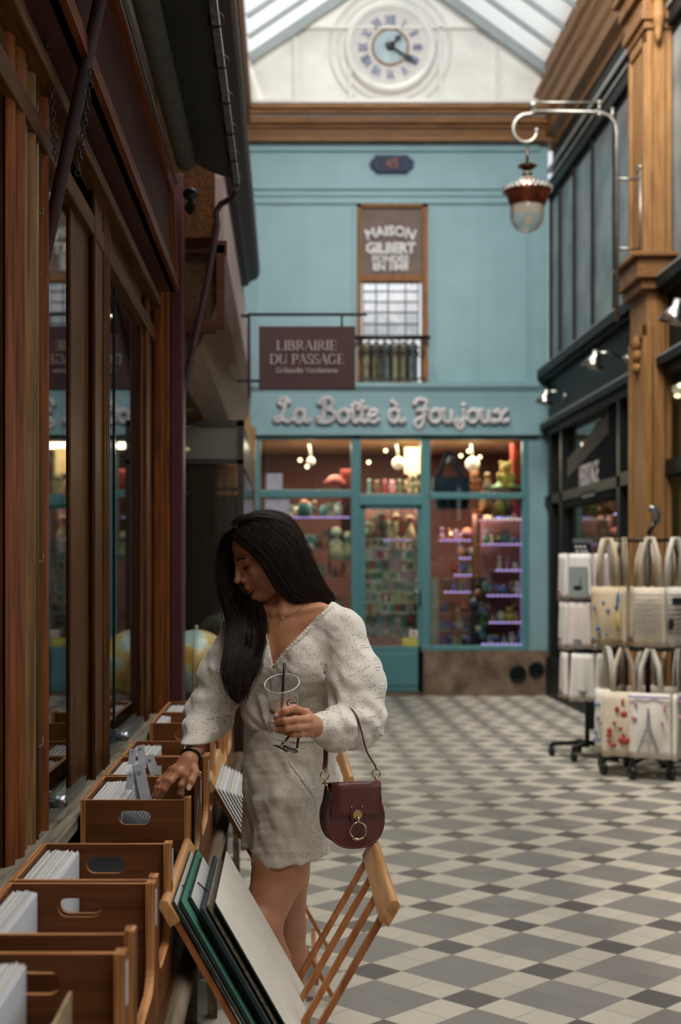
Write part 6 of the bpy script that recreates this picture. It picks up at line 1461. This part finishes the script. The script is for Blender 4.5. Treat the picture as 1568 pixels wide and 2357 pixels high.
# the face stays free: cut by a cone in head coordinates, hairline higher on the forehead
line = (f0-(.052-.55*np.maximum(0, .012-u0)*0-.35*(.030-u0)*(u0 < .045)*0))
face = smax(-(f0-.040-.30*(u0+.02)+.2*np.abs(l0)), (u0-.050), .02)      # negative inside the face region
cap = smax(cap, -face, .012)
def chain_f(pts, k=.02):
    D = None
    for i in range(len(pts)-1):
        d = F.cone(PP(*pts[i][:3]), PP(*pts[i+1][:3]), pts[i][3], pts[i+1][3]); D = d if D is None else smin(D, d, k)
    return D
H = cap
H = smin(H, chain_f([(660, 1255, 3.60, .040), (685, 1310, 3.605, .028), (712, 1352, 3.63, .020), (745, 1378, 3.66, .012)]), .025)
H = smin(H, chain_f([(640, 1268, 3.60, .028), (662, 1325, 3.60, .026), (690, 1366, 3.62, .016)]), .02)
H = smin(H, chain_f([(684, 1270, 3.69, .030), (704, 1330, 3.71, .022), (742, 1375, 3.73, .012)]), .03)
H = smin(H, chain_f([(560, 1215, 3.70, .034), (530, 1262, 3.735, .028), (522, 1330, 3.735, .026), (535, 1390, 3.71, .030)]), .02)
H = smin(H, chain_f([(540, 1370, 3.735, .034), (566, 1405, 3.70, .042), (572, 1440, 3.645, .040), (572, 1490, 3.585, .034), (556, 1545, 3.555, .028), (543, 1590, 3.545, .018), (548, 1612, 3.54, .008)]), .03)
H = smin(H, chain_f([(594, 1395, 3.74, .030), (598, 1420, 3.68, .024), (584, 1470, 3.62, .022)]), .03)
H = smin(H, chain_f([(556, 1385, 3.67, .022), (584, 1402, 3.63, .018), (592, 1436, 3.605, .014), (582, 1484, 3.59, .018)]), .015)
H = H+.0016*np.sin(f0*260+l0*140)*np.sin(u0*40)+.0012*np.sin(F.X*330+3*np.sin(F.Z*18))
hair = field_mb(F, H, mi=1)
rh = random.Random(5)
def strands(guides, n, jit, r=.00062, t0=(0, .1), t1=(.85, 1.0), fly=.0):
    """locks interpolated between ordered guide paths"""
    G = [np.array([PP(*q) for q in catmull(g, 8)]) for g in guides]; m = min(len(g) for g in G); G = [g[:m] for g in G]
    for _ in range(n):
        v = rh.uniform(0, len(G)-1.001); i = int(v); a = v-i; path = G[i]*(1-a)+G[i+1]*a
        s0, s1 = rh.uniform(*t0), rh.uniform(*t1); i0, i1 = int(s0*(m-1)), max(int(s1*(m-1)), int(s0*(m-1))+4)
        off = V3([rh.gauss(0, jit), rh.gauss(0, jit), rh.gauss(0, jit)]); ph, fq, am = rh.uniform(0, 6), rh.uniform(.15, .4), rh.uniform(.0, .002+fly)
        pts = [path[k]+off*(.5+.8*(k-i0)/m)+V3((math.sin(k*fq+ph), math.cos(k*fq*1.2+ph), 0))*am for k in range(i0, min(i1, m))]
        L = len(pts)
        if L > 3: hair.tube(pts, [r*(.5+.8*math.sin(math.pi*(k+.6)/L)) for k in range(L)], 3, cap=False)
near = [[(535, 1236, 3.605), (560, 1258, 3.580), (592, 1284, 3.571), (617, 1318, 3.572), (643, 1360, 3.585), (692, 1387, 3.60), (748, 1390, 3.63)],
        [(540, 1222, 3.605), (568, 1240, 3.570), (608, 1274, 3.560), (640, 1315, 3.560), (668, 1355, 3.572), (712, 1384, 3.595), (760, 1388, 3.63)],
        [(562, 1198, 3.62), (594, 1214, 3.58), (640, 1255, 3.555), (670, 1300, 3.555), (698, 1345, 3.575), (732, 1378, 3.61), (768, 1388, 3.65)],
        [(572, 1191, 3.64), (615, 1198, 3.60), (662, 1230, 3.575), (692, 1275, 3.575), (716, 1325, 3.60), (745, 1366, 3.64), (772, 1387, 3.68)],
        [(585, 1186, 3.66), (632, 1186, 3.65), (676, 1208, 3.64), (706, 1262, 3.64), (728, 1318, 3.66), (752, 1362, 3.69), (778, 1388, 3.71)]]
strands(near, 2600, .0042); strands(near, 60, .006, .00035, fly=.006)
top = [[(540, 1222, 3.62), (524, 1232, 3.66), (510, 1256, 3.70), (503, 1300, 3.71), (506, 1345, 3.70), (520, 1395, 3.69), (530, 1440, 3.64), (524, 1500, 3.575), (520, 1550, 3.55), (534, 1600, 3.54)],
       [(544, 1216, 3.62), (534, 1236, 3.66), (522, 1264, 3.70), (518, 1305, 3.715), (524, 1350, 3.70), (540, 1400, 3.67), (552, 1450, 3.60), (545, 1510, 3.55), (536, 1560, 3.53), (545, 1612, 3.53)],
       [(565, 1199, 3.66), (552, 1226, 3.73), (540, 1270, 3.745), (535, 1312, 3.74), (545, 1360, 3.715), (572, 1410, 3.65), (585, 1460, 3.585), (575, 1520, 3.545), (556, 1570, 3.535), (550, 1618, 3.535)],
       [(578, 1193, 3.68), (570, 1226, 3.75), (556, 1275, 3.76), (556, 1320, 3.75), (575, 1370, 3.73), (605, 1415, 3.66), (604, 1465, 3.60), (590, 1525, 3.56), (566, 1575, 3.545), (556, 1616, 3.54)]]
strands(top, 3000, .0075); strands([[(560, 1375, 3.71), (585, 1410, 3.665), (596, 1460, 3.60), (582, 1520, 3.56), (560, 1580, 3.54)], [(596, 1385, 3.69), (608, 1415, 3.64), (603, 1455, 3.59), (588, 1510, 3.56), (566, 1570, 3.545)], [(575, 1380, 3.64), (598, 1400, 3.60), (606, 1435, 3.575), (597, 1480, 3.555), (578, 1535, 3.54)]], 800, .006); strands(top, 60, .009, .0004, fly=.008)
strands([[(548, 1210, 3.62), (540, 1200, 3.62), (552, 1190, 3.63), (575, 1188, 3.65)], [(545, 1216, 3.60), (536, 1208, 3.60), (545, 1196, 3.60), (570, 1192, 3.62)]], 60, .004, .0006)
crown = [[(546, 1214, 3.62), (565, 1196, 3.60), (600, 1190, 3.60), (640, 1200, 3.60), (675, 1230, 3.60)], [(552, 1206, 3.66), (580, 1184, 3.66), (622, 1181, 3.66), (662, 1196, 3.66), (690, 1228, 3.66)], [(560, 1206, 3.70), (590, 1186, 3.71), (632, 1184, 3.72), (670, 1200, 3.72), (700, 1240, 3.72)]]
strands(crown, 700, .004); strands(crown, 40, .007, .00035, fly=.006)
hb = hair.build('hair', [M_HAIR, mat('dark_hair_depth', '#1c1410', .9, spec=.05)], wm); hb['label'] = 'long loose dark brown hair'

# --- jewellery
M_GLD = mat('pale_gold_metal', '#c9ab72', .2, 1.0, noise=.05); M_GLD2 = mat('silver_gold_metal', '#cdbf9c', .18, 1.0, noise=.05)
nk = thing('necklace', PP(650, 1420, 3.57), 'thin gold necklace with a small bar pendant on her chest', 'necklace')
MB().tube([onto(TSK, Field((-.32, 3.26, .94), (-.31, 3.27, .95), .0045) if False else F2 if False else type('q', (), {'lo': V3((-.36, 3.26, .94)), 'h': .0045})(), a, c, 3.3, 3.8, .005) for a, c in ((652, 1420), (646, 1430), (640, 1442))], .0013, 6).build('bar_pendant', M_GLD, nk)
q_ = type('q', (), {'lo': V3((-.36, 3.26, .94)), 'h': .0045})()
ch = [onto(TSK, q_, a, c, 3.3, 3.8, .006) for a, c in catmull(((652, 1420), (668, 1417), (688, 1404), (700, 1390)), 5)]; ch = [c for c in ch if c is not None]
if len(ch) > 1: MB().tube(ch, .0006, 4).build('chain', M_GLD, nk)
br = thing('bracelet', wR, 'black band bracelet on her right wrist', 'bracelet')
ax = (wrR-wR)+V3((0, 0, .001)); ax = (PP(437, 1735, 3.535)-PP(430, 1765, 3.51)); MB().torus(wR+(elR-wR)/np.linalg.norm(elR-wR)*.011, .0262, .0036, elR-wR, 32, 8).build('band', mat('black_band', '#15151a', .3), br)

# ================================================================== CUP WITH STRAW
cup = thing('takeaway_cup', P(652, 1690, 3.30), 'clear plastic cup of milky coffee in her left hand', 'cup')
cA = PP(652, 1690, 3.325); cB = PP(649, 1573, 3.290); ax = (cB-cA); Hc = np.linalg.norm(ax); ax = ax/Hc; ax = ax+V3((-.10, -.20, 0))*.0; 
axis = Vector(cB-cA).normalized(); axis = (axis+Vector((-.09, -.24, 0))).normalized(); cB = V3(Vector(cA)+axis*Hc)
cA = V3(P(649, 1573, 3.285))-V3(axis)*Hc; M_CUP = glass('clear_cup_plastic', '#f2f4f4', .10, .05, film=.10, filmcol='#e6e6e6')
pr = lambda t: .0275+(.0415-.0275)*t
b = MB().lathe([(0, .001), (pr(0), .0), (pr(.3), Hc*.3), (pr(.6), Hc*.6), (pr(.95), Hc*.95), (pr(1), Hc)], cA, 40, axis=tuple(axis)); b.build('cup_wall', M_CUP, cup)
MB().torus(V3(cA)+V3(axis)*Hc, pr(1)+.001, .0013, tuple(axis), 40, 8).build('rim', mat('clear_plastic_rim', '#d4d6d4', .1, noise=.01, coat=1), cup)
tl = .53; MB().lathe([(0, .003), (pr(0)-.001, .003), (pr(tl*.5)-.001, Hc*tl*.5), (pr(tl)-.001, Hc*tl), (0, Hc*tl)], cA, 36, axis=tuple(axis)).build('coffee', mat('milky_coffee', '#b58b63', .3, noise=.04), cup)
def cupfn(x, y, z):
    a = x/.036+.62; r = pr(.62)+.0006+z*.2; q = axis.to_track_quat('Z', 'Y'); e1 = Vector((1, 0, 0)); e1 = (e1-axis*e1.dot(axis)).normalized(); e2 = Vector((0, -1, 0)); e2 = (e2-axis*e2.dot(axis)).normalized()
    return tuple(Vector(cA)+axis*(Hc*.655+y)+e1*(r*math.sin(a))+e2*(r*math.cos(a)))
text_mesh('GO', .029, cupfn, .0006, .0005, xs=.75).build('printed_letters', mat('dark_teal_print', '#1f3436', .4), cup)
sw = thing('drinking_straw', P(650, 1625, 3.30), 'black drinking straw standing in the clear cup', 'straw')
MB().tube([P(648, 1640, 3.30), P(655, 1526, 3.285)], .0034, 12).build('tube', mat('black_straw', '#16181a', .35), sw)
# ================================================================== SUNGLASSES
YG = 3.25
sgl = thing('sunglasses', P(665, 1715, YG), 'black sunglasses with gold hinges dangling from her left hand', 'sunglasses'); M_BPL = mat('black_acetate', '#101214', .15, coat=.8)
G_ = lambda px, py, d=0: P(px, py, YG+d)
b = MB(); b.tube([G_(629, 1715, .02), G_(640, 1718, .0), G_(652, 1723, .0), G_(659, 1729, .0), G_(668, 1727, -.0), G_(677, 1732), G_(686, 1731)], [.0018, .0026, .0036, .0035, .002, .002, .002], 8)
b.tube([G_(652, 1717), G_(664, 1719), G_(680, 1725), G_(686, 1730)], [.0025, .0018, .0018, .0024], 8); b.build('frame', M_BPL, sgl)
b = MB(); b.add([G_(655, 1719), G_(667, 1721), G_(682, 1727), G_(677, 1732), G_(664, 1728)], [(0, 1, 2, 3, 4)]); b.add([G_(630, 1715, .018), G_(643, 1717, .003), G_(650, 1723, .003), G_(640, 1721, .01)], [(0, 1, 2, 3)]); b.build('lens', mat('dark_lens', '#2a2c2c', .05, coat=1), sgl)
for a, c in (((649, 1713), (676, 1684)), ((684, 1722), (688, 1688))): MB().bar(G_(*a), G_(c[0], c[1], .03), .0022, .0055, (1, 0, .3)).build('temple', M_BPL, sgl)
for a in ((649, 1715), (683, 1725)): MB().ball(G_(*a), .003, 8, 6).build('hinge', M_GLD, sgl)

# ================================================================== HANDBAG
YBg = 3.36; bgc = P(818, 1876, YBg)
hb_ = thing('handbag', bgc, 'burgundy leather saddle handbag with a large gold ring hanging from her forearm', 'handbag')
M_LTH = mat('burgundy_leather', '#5a2a26', .33, noise=.06, bump=.12, bscale=400, coat=.12); M_LTHD = mat('dark_burgundy_suede', '#3c1d1c', .6, noise=.08); M_TANE = mat('tan_leather_edge', '#84492f', .5)
ya = math.radians(-14); ex = Vector((math.cos(ya), -math.sin(ya)*-1*-1, 0)); ex = Vector((math.cos(ya), math.sin(ya)*-1, 0)); ey = Vector((-ex.y, ex.x, 0))   # ex along the front, ey away from the viewer
def BG(x, z, d=0): return Vector(bgc)+ex*x+ey*d+Vector((0, 0, z))
W_, H_ = .076, .077
def outline(k=1.0, n=40, top=.94):
    o = []
    for i in range(n+1):   # rounded lower body: superellipse from the right shoulder round the bottom to the left
        a = math.radians(28)-math.radians(236)*i/n; ca, sa = math.cos(a), math.sin(a)
        x = W_*k*math.copysign(abs(ca)**.82, ca); z = (H_*k)*math.copysign(abs(sa)**.82, sa) if sa < 0 else H_*k*.9*sa*1.0
        o.append((x, z-.006))
    o += [(-W_*k*.80, H_*top*k), (W_*k*.80, H_*top*k)]; return o
b = MB(); b.prism(outline(.97), [], lambda a, c, t: tuple(BG(a, c, t)), -.002, .058, 0, smooth=True); b.build('gusset', M_LTHD, hb_)
b = MB(); b.prism(outline(1.0), [], lambda a, c, t: tuple(BG(a, c, t)), -.006, .0, 0, 1); b.build('front_panel', [M_LTH, M_TANE], hb_, bevel=.0012)
b = MB(); b.prism(outline(1.0), [], lambda a, c, t: tuple(BG(a, c, t)), .056, .062, 0, 1); b.build('back_panel', [M_LTH, M_TANE], hb_, bevel=.0012)
b = MB(); o = [Vector((x, z)) for x, z in outline(.955)[:41]]; b.tube([BG(p.x, p.y, -.007) for p in o], .0012, 6); b.build('piping', M_TANE, hb_)
# flap folding over the top
b = MB(); vs = []; n = 14; fl = []
for k in range(n+1):
    t = k/n
    if t < .5: a = math.pi*(t/.5)*.5; d, z = .055-.062*math.sin(a)*1.0+.0, .070+.010*math.sin(math.pi*t/.5*.5)+.004*math.sin(math.pi*t/.5)
    else: d, z = -.010-.002*(t-.5), .078-.078*(t-.5)/.5*1.02
    fl.append((d, z))
for d, z in fl:
    for x in (-1, -.5, 0, .5, 1): vs.append(BG(x*W_*(.84 if z > .05 else .865), z, d))
b.add(vs, [(i*5+j, i*5+j+1, i*5+j+6, i*5+j+5) for i in range(n) for j in range(4)], 0, True); o = b.build('flap', M_LTH, hb_); sdm = o.modifiers.new('thickness', 'SOLIDIFY'); sdm.thickness = .003; sdm.offset = 0
bx_ = MB(); bx_.prism([(-.016, .018), (.016, .018), (.016, .0), (.014, -.014), (-.014, -.014), (-.016, .0)], [], lambda a, c, t: tuple(BG(a, c, t)), -.0165, -.0125); bx_.build('closure_tab', M_LTH, hb_, bevel=.001)
MB().lathe([(0, .003), (.0115, .003), (.0125, 0), (.0125, -.003)], BG(0, .004, -.017), 28, axis=tuple(-ey), smooth=False).build('lock_disc', M_GLD, hb_)
b = MB(); b.torus(BG(.001, -.035, -.022), .0205, .0021, tuple(ey), 40, 10); b.torus(BG(0, -.008, -.022), .0065, .0028, (1, .3, 0), 20, 8); b.tube([BG(-.014, -.0525, -.022), BG(0, -.0575, -.022), BG(.014, -.0525, -.022)], .0036, 10); b.build('ring', M_GLD2, hb_)
for x in (-.0135, .0135): MB().ball(BG(x, .0225, -.0135), .0022, 8, 6).build('rivet', M_GLD2, hb_)
for x, sgn_ in ((-.073, -1), (.062, 1)):
    b = MB(); c = BG(x, .098, .022); b.torus(c, .0105, .0017, tuple(ey), 24, 8); b.torus(BG(x-.001*sgn_, .084, .022), .0045, .0015, tuple(ex), 14, 6); b.torus(BG(x+.000, .1115, .022), .005, .0015, tuple(ex), 14, 6); b.build('side_ring', M_GLD, hb_)
    if sgn_ < 0: b = MB(); b.tube([BG(x-.006, .080, .022), BG(x-.001, .078, .018), BG(x+.004, .074, .012), BG(x+.006, .062, .008)], .0022, 8); b.build('snap_hook', M_GLD, hb_)
stp = [V3(BG(-.073, .114, .022)), PP(750, 1745, 3.40), PP(752, 1715, 3.41), PP(765, 1670, 3.43)]
stp2 = [PP(765, 1670, 3.45), PP(785, 1638, 3.45), PP(806, 1632, 3.42), PP(822, 1650, 3.385), PP(832, 1682, 3.375), PP(845, 1730, 3.372), V3(BG(.062, .114, .022))]
for q in (stp, stp2): MB().tube(catmull(q, 8), .0062, 8, flat=((0, 1, 0), .4)).build('strap', M_LTH, hb_)
